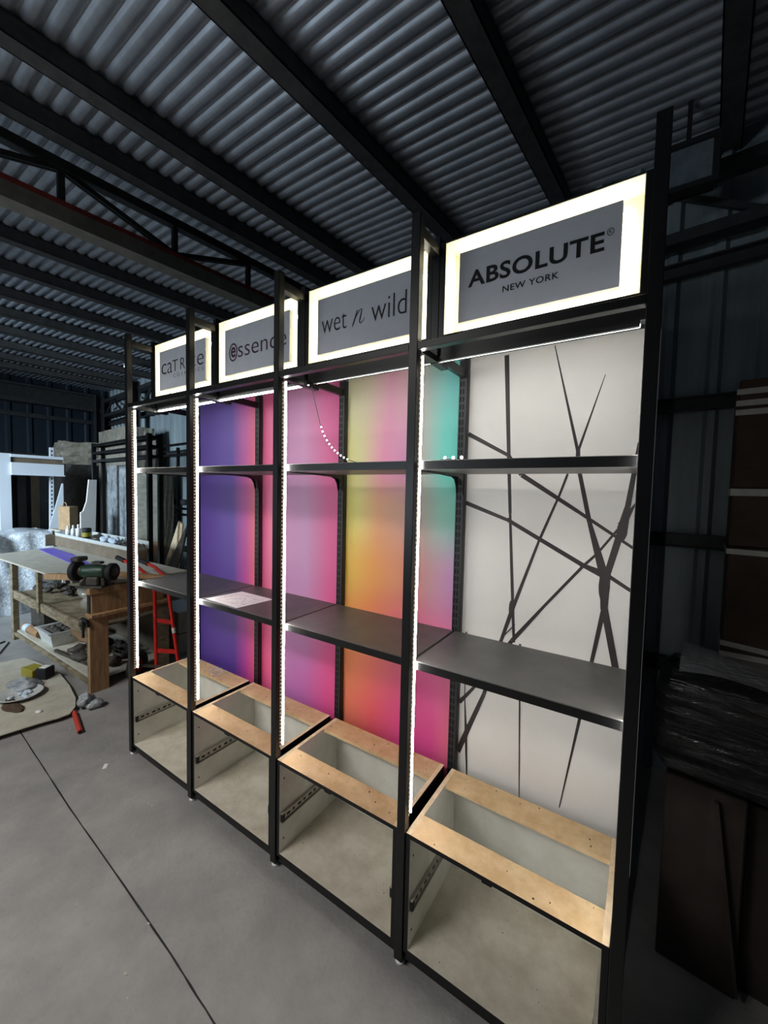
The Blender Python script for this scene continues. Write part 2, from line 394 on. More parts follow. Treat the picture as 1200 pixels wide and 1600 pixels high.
m = MB(); m.box(-7.3, -7.1, -7, 1.9, H-.5, H-.42, 0, 0, RZ4); m.box(-7.24, -7.18, -7, 1.9, H-.42, H-.2, 0, 0, RZ4); m.box(-7.3, -7.1, -7, 1.9, H-.2, H-.16, 0, 0, RZ4)
m.build('eave_beam', 'truss_steel', wl)
m = MB(); m.box(-7.1, 5.9, 1.85, 1.95, 3.06, 3.12, 0, 0, RZ4); m.box(-7.1, 5.9, 1.85, 1.95, 3.36, 3.42, 0, 0, RZ4)
for k in range(13): m.beam(W(-7.1+k, 1.9, 3.09), W(-6.6+k, 1.9, 3.39), .03, .03); m.beam(W(-6.6+k, 1.9, 3.39), W(-6.1+k, 1.9, 3.09), .03, .03)
m.build('eave_truss', 'truss_steel', wb, kind='stuff')
for xr in (-7.12, -5.2, 3.9):
    m = MB(); m.box(xr-.08, xr+.08, 1.72, 1.73, 0, H-.16, 0, 0, RZ4); m.box(xr-.08, xr+.08, 1.86, 1.87, 0, H-.16, 0, 0, RZ4); m.box(xr-.005, xr+.005, 1.73, 1.86, 0, H-.16, 0, 0, RZ4)
    struct(m.build('trim_%d' % (1+[-7.12, -5.2, 3.9].index(xr)), 'truss_steel'))

# open web roof truss
t = thing('roof_truss', W(-.32, 0, 3.14), 'dark steel lattice truss with a red painted lower chord under the corrugated roof', 'roof truss')
MB().box(-.35, -.29, -7, 1.85, 3.505, 3.56, 0, 0, RZ4).build('top_chord', 'truss_steel', t)
MB().box(-.40, -.28, -7, 1.85, 3.20, 3.29, 0, 0, RZ4).build('bottom_chord', 'rail_grey', t)
MB().box(-.33, -.28, -7, 1.85, 3.29, 3.32, 0, 0, RZ4).build('red_rail', 'red_oxide', t, label='red painted angle on the lower chord')
ys = [-3.5, -2.6, -1.7, -.9, -.22, .42, 1.0]
for i, yv in enumerate(ys):
    MB().beam(W(-.32, yv, 3.31), W(-.32, yv, 3.515), .032, .032).build('web_post', 'truss_steel', t)
    if i < len(ys)-1:
        a0, a1 = (3.51, 3.32) if i % 2 == 0 else (3.32, 3.51)
        for s_ in (-.012, .012):
            MB().beam(W(-.32+s_, yv, a0), W(-.32+s_, ys[i+1], a1), .012, .03).build('web_brace', 'truss_steel', t)

# small lit batten lamp far back under the roof and a switched-off flood light on the back wall
t = thing('batten_lamp', (-4.07, 1.82, 3.48), 'small lit green-white batten lamp high in the far dark corner', 'lamp')
m = MB(); m.box(-4.16, -3.98, 1.80, 1.84, 3.50, 3.53, 0, .004); m.beam((-4.1, 1.82, 3.53), (-4.1, 1.82, 3.66), .012, .012); m.build('housing', 'blue_white', t)
MB().tube([(-4.16, 1.82, 3.488), (-3.98, 1.82, 3.488)], .013, 10).build('tube', 'tube_light', t)
t = thing('flood_light', (2.70, 1.30, 3.27), 'square black flood light, switched off, above the right end of the display', 'lamp')
m = MB()
for (x0, x1, z0, z1) in ((2.575, 2.815, 3.145, 3.17), (2.575, 2.815, 3.345, 3.37), (2.575, 2.60, 3.17, 3.345), (2.79, 2.815, 3.17, 3.345)): m.box(x0, x1, 1.27, 1.33, z0, z1)
m.box(2.585, 2.805, 1.33, 1.37, 3.155, 3.36); m.build('housing', 'rubber', t)
MB().box(2.60, 2.79, 1.285, 1.292, 3.17, 3.345).build('glass', 'glass_lens', t)
m = MB(); m.beam((2.57, 1.33, 3.26), (2.57, 1.42, 3.45), .008, .03); m.beam((2.82, 1.33, 3.26), (2.82, 1.42, 3.45), .008, .03); m.box(2.565, 2.825, 1.405, 1.435, 3.45, 3.456)
m.beam((2.70, 1.42, 3.456), (2.70, 1.42, 3.655), .02, .02); m.build('bracket', 'rubber', t)

# ------------------------------------------------------------------ display frame
P = .65
fr = thing('shop_display', (0, 0, 0), 'tall black steel frame of four bays with five front posts and slotted rear uprights', 'display frame')
for i in range(5):
    x = i*P
    MB().box(x-.016, x+.016, 0, .03, .02, 2.569, 0, .0015).build('post', 'black_metal', fr)
    m = MB(); m.lathe((x, .02, .0), [(0, 0), (.017, 0), (.017, .008), (.006, .010), (.006, .02), (0, .02)], n=14)
    m.build('levelling_foot', 'white_paint' if i < 4 else 'rubber', fr)
    MB().box(x-.015, x+.015, .15, .245, 2.135, 2.569, 0, .002).build('header_post', 'black_metal', fr)
    MB().box(x-.015, x+.015, .03, .15, 2.50, 2.535, 0, .001).build('top_arm', 'black_metal', fr)
    MB().box(x-.015, x+.015, .03, .15, 2.137, 2.160, 0, .001).build('middle_arm', 'black_metal', fr)
    MB().box(x-.010, x+.010, .245, .43, 2.152, 2.185, 0, .001).build('rear_arm', 'black_metal', fr)
    # slotted upright: real holes punched in the front face
    m = MB(); xs = [-.018, -.012, -.004, .002, .010, .018]; y0 = .430; z = .06; vs = []
    m.box(x-.018, x+.018, .4325, .436, .03, 2.225, 1)            # dark back of the channel seen through the slots
    m.box(x-.018, x-.0165, .430, .458, .03, 2.225); m.box(x+.0165, x+.018, .430, .458, .03, 2.225)
    m.add([(x-.018, y0, .0), (x+.018, y0, .0), (x+.018, y0, .06), (x-.018, y0, .06)], [(0, 1, 2, 3)])
    pitch = .0315; hole = .021
    while z < 2.16:
        a = z+pitch-hole
        m.add([(x-.018, y0, z), (x+.018, y0, z), (x+.018, y0, a), (x-.018, y0, a)], [(0, 1, 2, 3)])
        for s0, s1 in ((-.018, -.0135), (-.0065, -.0015), (.0055, .018)):
            m.add([(x+s0, y0, a), (x+s1, y0, a), (x+s1, y0, z+pitch), (x+s0, y0, z+pitch)], [(0, 1, 2, 3)])
        z += pitch
    m.add([(x-.018, y0, z), (x+.018, y0, z), (x+.018, y0, 2.225), (x-.018, y0, 2.225)], [(0, 1, 2, 3)])
    m.build('slotted_upright', ['upright_grey', 'hole_dark'], fr)
for i in range(4):
    x0 = i*P+.016; x1 = (i+1)*P-.016
    MB().box(x0, x1, .001, .029, 2.137, 2.160, 0, .0012).build('front_rail', 'black_metal', fr)
    MB().box(x0+.001, x1-.001, .165, .205, 2.160, 2.205, 0, .0015).build('rear_rail', 'black_metal', fr)
    MB().box(x0+.002, x1-.002, .02, .045, .02, .074, 0, .001).build('plinth_rail', 'black_metal', fr)
    # light strips on the inner side of the posts
for i in range(5):
    x = i*P
    s_ = 1 if i < 4 else -1
    xa = x+.016*s_
    zb = .545; zt = 2.128
    if s_ < 0: xa += .0045
    m = MB(); m.box(min(xa-.014*s_, xa-.002*s_), max(xa-.014*s_, xa-.002*s_), .031, .049, zb, zt); ch = m.build('light_strip', 'alu', fr)
    MB().box(min(xa-.0019*s_, xa+.0012*s_), max(xa-.0019*s_, xa+.0012*s_), .0395, .0455, zb, zt, 0, .001).build('diffuser', 'led_white', ch)
    if i < 4:
        m = MB(); z = zb
        while z < zt:
            m.box(xa+.0002, xa+.0016, .0215, .0285, z, z+.008); z += .0165
        m.build('led_glints', 'led_bead', ch, kind='stuff')  # faint glow painted in for reflections of the LED dots
        MB().box(xa+.0001, xa+.0008, .0185, .031, zb, zt).build('led_tape', 'tape_beige', ch, label='cream coloured adhesive tape behind the painted glints')
# light bar under the rear rail: lit over the first two bays and a bit of the third
m = MB(); m.box(.034, 1.315, .168, .182, 2.147, 2.158); lb = m.build('light_bar', 'alu', fr)
MB().box(.034, 1.315, .168, .180, 2.1405, 2.147, 0, .001).build('diffuser', 'led_bar', lb)
m = MB(); m.box(1.36, 2.57, .160, .163, 2.143, 2.160); m.box(1.36, 2.57, .163, .186, 2.156, 2.160); lb = m.build('light_bar', 'black_metal', fr)
MB().box(1.36, 2.57, .160, .164, 2.1395, 2.1428).build('edge_profile', 'alu', lb)
MB().box(1.36, 2.57, .166, .180, 2.1445, 2.153, 0, .001).build('diffuser', 'led_bar', lb)

# ------------------------------------------------------------------ header signs
def text_mesh(body, x0, x1, z0, z1, y, weight=0.0, shear=0.0, depth=.0008, space=1.0):
    cu = bpy.data.curves.new('t', 'FONT'); cu.body = body; cu.offset = weight; cu.shear = shear; cu.space_character = space; cu.resolution_u = 4
    o = bpy.data.objects.new('t', cu); COL.objects.link(o); bpy.context.view_layer.update()
    me = bpy.data.meshes.new_from_object(o.evaluated_get(bpy.context.evaluated_depsgraph_get()))
    vs = [v.co.copy() for v in me.vertices]; fs = [list(p.vertices) for p in me.polygons]
    bpy.data.objects.remove(o); bpy.data.curves.remove(cu); bpy.data.meshes.remove(me)
    ax = min(v.x for v in vs); bx = max(v.x for v in vs); az = min(v.y for v in vs); bz = max(v.y for v in vs)
    out = [(x0+(v.x-ax)/(bx-ax)*(x1-x0), y, z0+(v.y-az)/(bz-az)*(z1-z0)) for v in vs]
    return out, fs
def sign_box():
    t = thing('sign_box', (0, .2, 2.385), '', 'sign', 'glowing sign boxes along the top')
    m = MB()
    m.box(.0155, .034, .152, .246, 2.212, 2.545); m.box(.616, .6345, .152, .246, 2.212, 2.545)
    m.box(.034, .616, .152, .246, 2.541, 2.545); m.box(.034, .616, .152, .246, 2.212, 2.228); m.box(.034, .616, .242, .246, 2.228, 2.541)
    m.build('box_frame', 'black_metal', t)
    m = MB()   # cream lining of the open box
    m.box(.034, .036, .153, .242, 2.228, 2.541); m.box(.614, .616, .153, .242, 2.228, 2.541)
    m.box(.036, .614, .153, .242, 2.539, 2.541); m.box(.036, .614, .153, .242, 2.228, 2.230); m.box(.036, .614, .239, .242, 2.230, 2.539)
    m.build('lining', 'cream_inside', t)
    m = MB(); X0, X1, Z0, Z1 = .090, .562, 2.262, 2.486; g = .014
    m.box(X0-g, X0, .226, .234, Z0-g, Z1+g); m.box(X1, X1+g, .226, .234, Z0-g, Z1+g); m.box(X0, X1, .226, .234, Z1, Z1+g); m.box(X0, X1, .226, .234, Z0-g, Z0)
    m.build('led_ring', 'led_cream', t)
    m = MB(); m.box(.0876, .5656, .152, .173, 2.258, 2.490, 0, .001)
    for px in (.12, .53):
        for pz in (2.29, 2.46): m.tube([(px, .173, pz), (px, .239, pz)], .006, 8)
    m.build('sign_plate', 'plate_grey', t)
    return t
YL = .1512
sg = [sign_box()]
for i in range(1, 4):
    c = copy_tree(sg[0]); c.location.x = i*P; sg.append(c)
for o, l in zip(sg, ('cream-glowing sign box reading CATRICE COSMETICS in thin letters on grey', 'cream-glowing sign box reading essence, first letter in a ring',
                     'cream-glowing sign box reading wet n wild in thin black letters', 'largest cream-glowing sign box at right, reading ABSOLUTE NEW YORK')): o['label'] = l
def letters(parent, name, items, mt='letter_black', extra=None):
    m = MB()
    for a in items:
        vs, fs = text_mesh(*a[0], **a[1]); m.add(vs, fs)
    if extra: extra(m)
    m.build(name, mt, parent)
y_ = YL
def ring(m, cx, cz, rx, rz, wd, n=28):
    o_ = [(cx+(rx)*math.cos(2*PI*k/n), y_, cz+(rz)*math.sin(2*PI*k/n)) for k in range(n)]; q = [(cx+(rx-wd)*math.cos(2*PI*k/n), y_, cz+(rz-wd)*math.sin(2*PI*k/n)) for k in range(n)]
    m.add(o_+q, [(k, (k+1) % n, n+(k+1) % n, n+k) for k in range(n)])
MB().box(4*P+.0161, 4*P+.0172, .0005, .003, .72, 2.07).build('edge_strip', 'alu', fr, label='thin pale strip along the edge of the right post')  # narrow pale grey strip on the outer edge of the last post
letters(sg[3], 'lettering', [(('ABSOLUTE', 2.071, 2.474, 2.366, 2.420, y_), dict(weight=.024, space=1.06)), (('NEW YORK', 2.189, 2.357, 2.3225, 2.3425, y_), dict(weight=.012, space=1.1)),
    (('R', 2.4845, 2.4915, 2.4085, 2.4185, y_), {})], extra=lambda m: ring(m, 2.488, 2.4135, .0088, .0105, .0018))
def enn(m):   # the swung script n between "wet" and "wild"
    m.ribbon([(1.578, 2.338), (1.583, 2.350), (1.593, 2.374), (1.602, 2.398), (1.604, 2.400)], [.003, .006, .006, .005, .003], y_)
    m.ribbon([(1.590, 2.366), (1.602, 2.384), (1.615, 2.398), (1.624, 2.400), (1.624, 2.391), (1.617, 2.366), (1.614, 2.350), (1.620, 2.345), (1.631, 2.352), (1.639, 2.364)], [.003, .004, .004, .004, .005, .006, .005, .004, .003, .002], y_)
letters(sg[2], 'lettering', [(('wet', 1.412, 1.548, 2.341, 2.404, y_), dict(weight=-.012)), (('wild', 1.672, 1.832, 2.338, 2.424, y_), dict(weight=-.012))], extra=enn)
letters(sg[1], 'lettering', [(('ssence', .846, 1.196, 2.336, 2.390, y_), dict(weight=-.008)), (('e', .788, .826, 2.342, 2.395, y_), dict(weight=.02))], 'letter_plum', extra=lambda m: ring(m, .807, 2.368, .034, .046, .008))
letters(sg[0], 'lettering', [(('c', .112, .168, 2.350, 2.412, y_), dict(weight=-.012)), (('a', .178, .230, 2.350, 2.412, y_), dict(weight=-.012)), (('T', .232, .292, 2.352, 2.418, y_), dict(weight=-.012)),
    (('R', .318, .366, 2.353, 2.418, y_), dict(weight=-.012)), (('i', .392, .400, 2.352, 2.420, y_), dict(weight=-.012)), (('c', .418, .470, 2.350, 2.410, y_), dict(weight=-.012)), (('e', .486, .548, 2.350, 2.410, y_), dict(weight=-.012)),
    (('COSMETICS', .243, .545, 2.318, 2.338, y_), dict(weight=-.012, space=1.7))])

# ------------------------------------------------------------------ printed back panels
names = [('print_violet', 'graphic panel shading from violet to orange, leftmost of the back panels'), ('print_pink', 'pink and lilac graphic panel behind the second bay from left'),
         ('print_rainbow', 'yellow, orange, pink and teal graphic panel behind the third bay'), ('graphic_white', 'white graphic panel crossed by black web-like lines')]
for i, (mt, lb_) in enumerate(names):
    m = MB(); m.box(i*P+.0185, (i+1)*P-.0185, .458, .462, .08, 2.238, 0)
    o = m.build('graphic_panel', mt, at=(i*P, .458, 0)); tag(o, lb_, 'panel', 'printed back panels')
    if i == 3: gp = o
m = MB(); yl = .4574; NL = [0]
def rb(pts, wd): m.ribbon(pts, wd, yl)
def sw(p, q, w0, w1, n=6, mid=None):
    pts = []; ws = []
    for k in range(n+1):
        t = k/n; pts.append((p[0]+(q[0]-p[0])*t, p[1]+(q[1]-p[1])*t)); ws.append(w0+(w1-w0)*t)
    NL[0] += 1; m.ribbon(pts, [q*1.04 for q in ws], yl-NL[0]*.00002)
sw((2.118, 2.226), (2.141, 1.829), .018, .014); sw((2.141, 1.829), (2.155, 1.60), .014, .012); sw((2.155, 1.60), (2.175, 1.30), .010, .012); sw((2.175, 1.30), (2.190, 1.08), .012, .010)
sw((2.296, 2.232), (2.391, 1.835), .003, .011); sw((2.467, 2.102), (2.391, 1.835), .002, .009); sw((2.391, 1.85), (2.393, 1.79), .013, .016)
sw((1.968, 1.925), (2.141, 1.829), .017, .013); sw((2.141, 1.829), (2.194, 1.752), .013, .017); sw((2.194, 1.752), (2.40, 1.618), .018, .013); sw((2.40, 1.618), (2.60, 1.485), .012, .009)
sw((1.966, 1.635), (2.150, 1.570), .017, .013); sw((2.150, 1.570), (2.428, 1.421), .015, .016); sw((2.428, 1.421), (2.498, 1.395), .015, .028); sw((2.498, 1.40), (2.60, 1.338), .014, .011)
sw((2.36, 1.755), (2.335, 1.675), .008, .008); sw((2.335, 1.675), (2.27, 1.50), .008, .010); sw((2.27, 1.50), (2.175, 1.20), .009, .014); sw((2.175, 1.20), (2.140, 1.08), .016, .013)
sw((2.393, 1.79), (2.440, 1.58), .013, .015); sw((2.440, 1.58), (2.498, 1.38), .014, .030); sw((2.498, 1.40), (2.500, 1.27), .034, .022)
sw((2.580, 1.86), (2.555, 1.64), .012, .017); sw((2.555, 1.64), (2.540, 1.545), .018, .034); sw((2.540, 1.56), (2.500, 1.38), .022, .020)
sw((2.500, 1.28), (2.463, 1.03), .016, .011); sw((2.500, 1.28), (2.555, 1.02), .022, .021)
sw((2.430, 1.424), (2.300, 1.250), .010, .010); sw((2.300, 1.250), (2.182, 1.085), .010, .016)
sw((2.428, 1.421), (2.470, 1.470), .010, .008); sw((2.470, 1.470), (2.529, 1.560), .008, .008); sw((2.540, 1.575), (2.580, 1.66), .026, .002)
sw((2.150, 1.10), (2.192, 1.155), .004, .004)
sw((1.989, 1.08), (1.991, .80), .006, .004); sw((1.991, .80), (2.002, .64), .004, .012); sw((2.002, .64), (2.014, .42), .012, .004)
sw((2.215, 1.08), (2.222, .849), .008, .006); sw((2.222, .849), (2.236, .43), .006, .003)
sw((2.463, 1.04), (2.439, .844), .011, .010); sw((2.439, .844), (2.385, .48), .010, .003)
sw((2.140, 1.08), (2.075, .83), .014, .015); sw((2.075, .83), (2.010, .655), .015, .020); sw((2.010, .655), (1.968, .54), .020, .022)
sw((2.182, 1.085), (2.029, .844), .015, .012); sw((2.029, .844), (1.968, .762), .012, .016)
# rounded webs where the lines meet
def web(cx, cz, rx, rz, n=14):
    NL[0] += 1; yl = .4574-NL[0]*.00002
    m.add([(cx+rx*math.cos(2*PI*k/n), yl, cz+rz*math.sin(2*PI*k/n)) for k in range(n)], [list(range(n))])
for a in ((2.141, 1.829, .009, .009), (2.497, 1.355, .018, .060), (2.542, 1.556, .016, .036), (2.428, 1.421, .014, .009), (2.173, 1.215, .008, .034), (2.150, 1.572, .008, .009), (2.004, .645, .009, .034)): web(*a)
m.build('line_pattern', 'graphic_black', gp)

# ------------------------------------------------------------------ shelves
def shelf(name, y0, y1, z0, z1, label, group):
    t = thing(name, (0, y0, z0), label, 'shelf', group)
    m = MB(); m.box(.0045, P-.0045, y0, y1, z0, z1, 0, .002); m.build('shelf_board', 'shelf_black', t)
    m = MB(); m.box(.0043, P-.0043, y0-.0012, y0-.0001, z0, z1-.002); m.build('front_lip', 'black_metal', t)
    for s_ in (.014, P-.014):
        m = MB(); m.prism([(.43, z0-.001), (.43, z0-.085), (.425, z0-.080), (.416, z0-.045), (.400, z0-.022), (.37, z0-.012), (.25, z0-.007), (.10, z0-.004), (.10, z0-.001)], 'x', s_-.0015, s_+.0015)
        m.build('bracket', 'black_metal', t)
    return t
ord_ = ('leftmost bay', 'second bay from left', 'third bay from left', 'rightmost bay')
s0 = shelf('display_shelf', .05, .415, 1.060, 1.089, '', 'waist-high black shelves')
s1 = shelf('display_shelf', .05, .405, 1.753, 1.783, '', 'upper black shelves')
extra_l = (' with nothing on it', ', paper drawing lying on it', ' before the rainbow panel', ', widest looking, before the line pattern')
extra_u = (', in front of bare back wall', ', before the violet panel', ', beads hanging over it', ', in front of the black line pattern')
for i in range(4):
    a = s0 if i == 0 else copy_tree(s0); a.location.x = i*P; a['label'] = 'waist-high black metal shelf in the '+ord_[i]+extra_l[i]
    a = s1 if i == 0 else copy_tree(s1); a.location.x = i*P; a['label'] = 'upper black metal shelf in the '+ord_[i]+extra_u[i]

# ------------------------------------------------------------------ base cabinets
def cabinet():
    t = thing('base_cabinet', (0, .2, .0), '', 'cabinet', 'open-topped base cabinets')
    x0, x1 = .018, P-.018; th = .017; y0, y1 = .007, .397; z0, z1 = .062, .498
    # material slots: 0 white 1 black 2 mdf ; face order -x +x -y +y -z +z
    for nm, a, b_, f in (('side_panel', x0, x0+th, [1, 0, 1, 1, 1, 2]), ('side_panel', x1-th, x1, [0, 1, 1, 1, 1, 2])):
        MB().box(a, b_, y0, y1, z0, z1, faces=f).build(nm, ['white_laminate', 'black_edge', 'mdf_pale'], t)
    MB().box(x0+th, x1-th, y0, y1-.006, z0, z0+.015, faces=[0, 0, 1, 0, 1, 0]).build('bottom_panel', ['white_dusty', 'black_edge'], t)
    MB().box(x0+th, x1-th, y1-.006, y1, z0+.004, z1-.016, faces=[0, 0, 0, 1, 1, 0]).build('back_panel', ['white_laminate', 'black_edge'], t)
    MB().box(x0+th, x1-th, y0, .109, z1-.016, z1-.0003, faces=[0, 0, 1, 2, 0, 2]).build('front_stretcher', ['white_laminate', 'black_edge', 'mdf'], t)
    MB().box(x0+th, x1-th, .292, y1, z1-.016, z1-.0003, faces=[0, 0, 2, 2, 0, 2]).build('rear_stretcher', ['white_laminate', 'black_edge', 'mdf'], t)
    for s_ in (1, -1):
        xa = x0+th if s_ > 0 else x1-th
        q = lambda d0, d1: (min(xa+s_*d0, xa+s_*d1), max(xa+s_*d0, xa+s_*d1))
        m = MB()
        a, b_ = q(.0001, .0015); m.box(a, b_, .014, .37, .212, .257)
        a, b_ = q(.0015, .012); m.box(a, b_, .014, .37, .253, .257); m.box(a, b_, .014, .37, .212, .216)
        a, b_ = q(.004, .0065); m.box(a, b_, .016, .36, .2215, .2475)
        rn = m.build('drawer_runner', 'steel_zinc', t)
        m = MB(); a, b_ = q(.0064, .0067)
        for k in range(9):
            yy = .045+.034*k; m.box(a, b_, yy, yy+(.014 if k % 2 else .02), .229, .240)
        m.build('runner_slots', 'hole_dark', rn, kind='stuff')
        a, b_ = q(.0016, .013); MB().box(a, b_, .0135, .030, .2165, .2525, 0, .002).build('end_stop', 'rubber', rn)
        a, b_ = q(.0001, .0008)
        for yy, zz in ((.03, .40), (.03, .125)): MB().box(a, b_, yy, yy+.006, zz, zz+.008).build('screw_hole', 'hole_dark', t)
    m = MB(); m.box(.285, .318, .012, .03, .4685, .4815, 0, .002); m.build('catch', 'rubber', t)
    return t
c0 = cabinet()
lab = ('white-lined open base cabinet at far left, clear plastic scrap on its rear board', 'white-lined open base cabinet below the pink panel, second from left', 'white-lined open base cabinet below the rainbow panel',
       'largest, nearest open base cabinet below the line-patterned white panel')
for i in range(4):
    a = c0 if i == 0 else copy_tree(c0); a.location.x = i*P; a['label'] = lab[i]

# crumbs of dust and sawdust left on the boards
m = MB(); rd = random.Random(5)
for k in range(60):
    i = rd.randrange(4); x = i*P+rd.uniform(.05, .6); y = rd.choice([rd.uniform(.02, .10), rd.uniform(.30, .39)]); s_ = rd.uniform(.0008, .0022)
    m.box(x-s_, x+s_, y-s_, y+s_, .4977, .4977+s_)
for k in range(90):
    i = rd.randrange(4); x = i*P+rd.uniform(.05, .6); y = rd.uniform(.02, .38); s_ = rd.uniform(.0006, .0016)
    m.box(x-s_, x+s_, y-s_, y+s_, .077, .077+s_)
o = m.build('sawdust', 'cardboard_dark', kind='stuff'); tag(o, 'specks of sawdust scattered on the cabinet boards', 'sawdust')

# paper drawing on the second shelf
t = thing('paper_drawing', (.83, .17, 1.0892), 'white sheet with a pencil sketch lying on the second black shelf', 'paper')
q = [(.693, .068), (.720, .275), (.985, .272), (.962, .060)]
MB().prism(q, 'z', 1.0893, 1.0899).build('sheet', 'paper', t)
m = MB(); rd = random.Random(2)
def hs(x0, y0, x1, y1, wd=.0016):
    d = Vector((x1-x0, y1-y0)).normalized(); n_ = Vector((-d.y, d.x))*wd/2
    m.add([(x0+n_.x, y0+n_.y, 1.0901), (x1+n_.x, y1+n_.y, 1.0901), (x1-n_.x, y1-n_.y, 1.0901), (x0-n_.x, y0-n_.y, 1.0901)], [(0, 1, 2, 3)])
for a in ((.74, .10, .90, .10), (.74, .10, .755, .22), (.90, .10, .915, .22), (.755, .22, .915, .22), (.78, .12, .85, .20), (.85, .20, .90, .14), (.72, .16, .735, .18), (.94, .10, .95, .24), (.80, .24, .88, .25), (.93, .09, .95, .09), (.925, .13, .945, .12)): hs(*a)
for k in range(26):
    x = rd.uniform(.73, .94); y = rd.uniform(.09, .25); hs(x, y, x+rd.uniform(.006, .02), y+rd.uniform(-.004, .004), .002)
m.build('sketch', 'ink', t)

# scrap of clear plastic on the left cabinet
m = MB(); rd = random.Random(11); nx, ny_ = 10, 8; vs = []
for j in range(ny_+1):
    for i in range(nx+1):
        u, v = i/nx, j/ny_; x = .315+.12*u+.01*math.sin(9*v); y = .300+.085*v+.008*math.sin(7*u)
        vs.append((x, y, .500+.018*abs(math.sin(5*u+2*v))*math.sin(PI*min(max(u, .02), .98))*rd.uniform(.5, 1)+rd.uniform(0, .004)))
m.add(vs, [(j*(nx+1)+i, j*(nx+1)+i+1, (j+1)*(nx+1)+i+1, (j+1)*(nx+1)+i) for j in range(ny_) for i in range(nx)])
tag(m.build('plastic_bag', 'clear_film'), 'crumpled clear plastic bag on the rear board of the far left cabinet', 'bag')

# fallen light strip hanging in the third bay, with its beads glowing
t = thing('hanging_light_strip', (1.31, .19, 2.14), 'loose light strip dangling from the top rail with a row of glowing beads', 'light strip')
pp = [(1.318, .19, 2.142), (1.335, .19, 2.09), (1.347, .19, 2.055), (1.362, .19, 2.01), (1.374, .19, 1.972), (1.392, .19, 1.930), (1.420, .19, 1.888), (1.452, .19, 1.856), (1.488, .19, 1.830), (1.525, .19, 1.811), (1.57, .19, 1.797), (1.62, .19, 1.788), (1.68, .19, 1.786)]
MB().tube(pp, .0016, 6).build('tape', 'iron', t)
for k in range(11):
    s_ = 4.4+k*.48; i = int(s_); a_ = Vector(pp[min(i, 11)]); b_ = Vector(pp[min(i+1, 12)]); p = a_.lerp(b_, s_-i)
    r = .0035 if k in (0, 10) else .0038
    MB().lathe(p, [(0, -r), (r*.7, -r*.7), (r, 0), (r*.7, r*.7), (0, r)], (0, 1, 0), 10).build('bead', 'led_spark', t)
t2 = thing('loose_light_strip', (2.05, .1, 1.785), 'coiled end of light strip with glowing beads lying on the right upper shelf', 'light strip')
MB().tube([(2.00, .12, 1.788), (2.03, .10, 1.79), (2.07, .105, 1.787), (2.10, .12, 1.787)], .0018, 6).build('tape', 'iron', t2)
for x in (2.028, 2.058, 2.088):
    r = .0055; MB().lathe((x, .103, 1.794), [(0, -r), (r*.7, -r*.7), (r, 0), (r*.7, r*.7), (0, r)], (0, 1, 0), 10).build('bead', 'led_spark', t2)

# ------------------------------------------------------------------ work bench with what is on and in it
def plank(m, p0, p1, wd, ht, mi=0): return m.beam(p0, p1, wd, ht, mi, .002)
t = thing('work_bench', (-2.1, .45, 0), 'long rough wooden work bench with open shelves left of the display', 'work bench')
for (x, y, wx, wy, z1_, nm, mt) in ((-2.98, .195, .07, .05, .86, 'leg', 'wood_old'), (-2.98, .72, .07, .05, .86, 'leg', 'wood_old'), (-1.075, .22, .035, .10, .62, 'leg', 'wood_old'),
                        (-1.075, .72, .05, .05, .80, 'leg', 'wood_old')):
    MB().box(x-wx/2, x+wx/2, y-wy/2, y+wy/2, 0, z1_, 0, .002).build(nm, mt, t)
MB().box(-1.055, -1.028, .165, .300, 0, .62, 0, .002).build('leg_board', 'wood_pine', t)
MB().box(-2.20, -2.145, .16, .195, .44, .855, 0, .002).build('middle_post', 'wood_old', t)
MB().box(-2.945, -1.10, .175, .20, .45, .535, 0, .002).build('middle_rail', 'wood_old', t)
MB().box(-2.945, -1.10, .175, .20, .05, .085, 0, .002).build('lower_rail', 'wood_old', t)
MB().box(-2.96, -1.06, .20, .78, .085, .10).build('lower_shelf', 'board_grey', t)
MB().box(-2.94, -1.10, .20, .78, .50, .515).build('middle_shelf', 'wood_old', t)
MB().box(-2.96, -1.06, .765, .78, .10, .855).build('rear_board', 'cardboard_dim', t)
m = MB(); m.prism([(-3.42, .10), (-1.80, .14), (-1.765, .165), (-1.70, .175), (-1.62, .20), (-1.45, .235), (-1.35, .30), (-1.05, .36), (-1.02, .98), (-3.75, .98)], 'z', .856, .872); m.build('worktop', 'board_grey', t)
MB().box(-1.10, -1.025, .17, .75, .80, .852, 0, .002).build('end_top_board', 'wood_pine', t)
MB().box(-1.09, -1.035, .185, .75, .645, .80, 0, .002).build('end_panel', 'wood_pine', t)
MB().box(-1.10, -.985, .165, .78, .62, .645, 0, .002).build('end_batten', 'wood_pine', t)
MB().box(-1.085, -1.04, .20, .78, .56, .62, 0, .002).build('end_batten', 'wood_pine', t)
MB().box(-1.10, -1.05, .178, .1849, .54, .80).build('end_bracket', 'black_edge', t)
MB().box(-1.02, -1.00, .66, .78, .0, .62, 0, .002).build('rear_end_board', 'wood_old', t)
# pine batten lying loose over the bench end
t = thing('timber_batten', (-1.4, .3, .874), 'pale pine batten lying across the front corner of the bench', 'timber')
plank(MB(), (-1.80, .125, .853), (-1.02, .35, .912), .045, .05).build('batten', 'wood_pine', t)
t = thing('timber_batten', (-.95, .6, .90), 'second pine batten sticking out behind the bench grinder', 'timber')
plank(MB(), (-1.25, .47, .892), (-.75, .66, .892), .06, .035).build('batten', 'wood_pine', t)
# purple sheet
o = MB().prism([(-3.55, .56), (-3.50, .70), (-2.86, .67), (-1.90, .53), (-1.66, .42), (-1.74, .37), (-2.25, .45)], 'z', .8725, .876).build('plastic_sheet', 'purple_sheet'); tag(o, 'thin purple plastic sheet lying on the bench top', 'sheet')
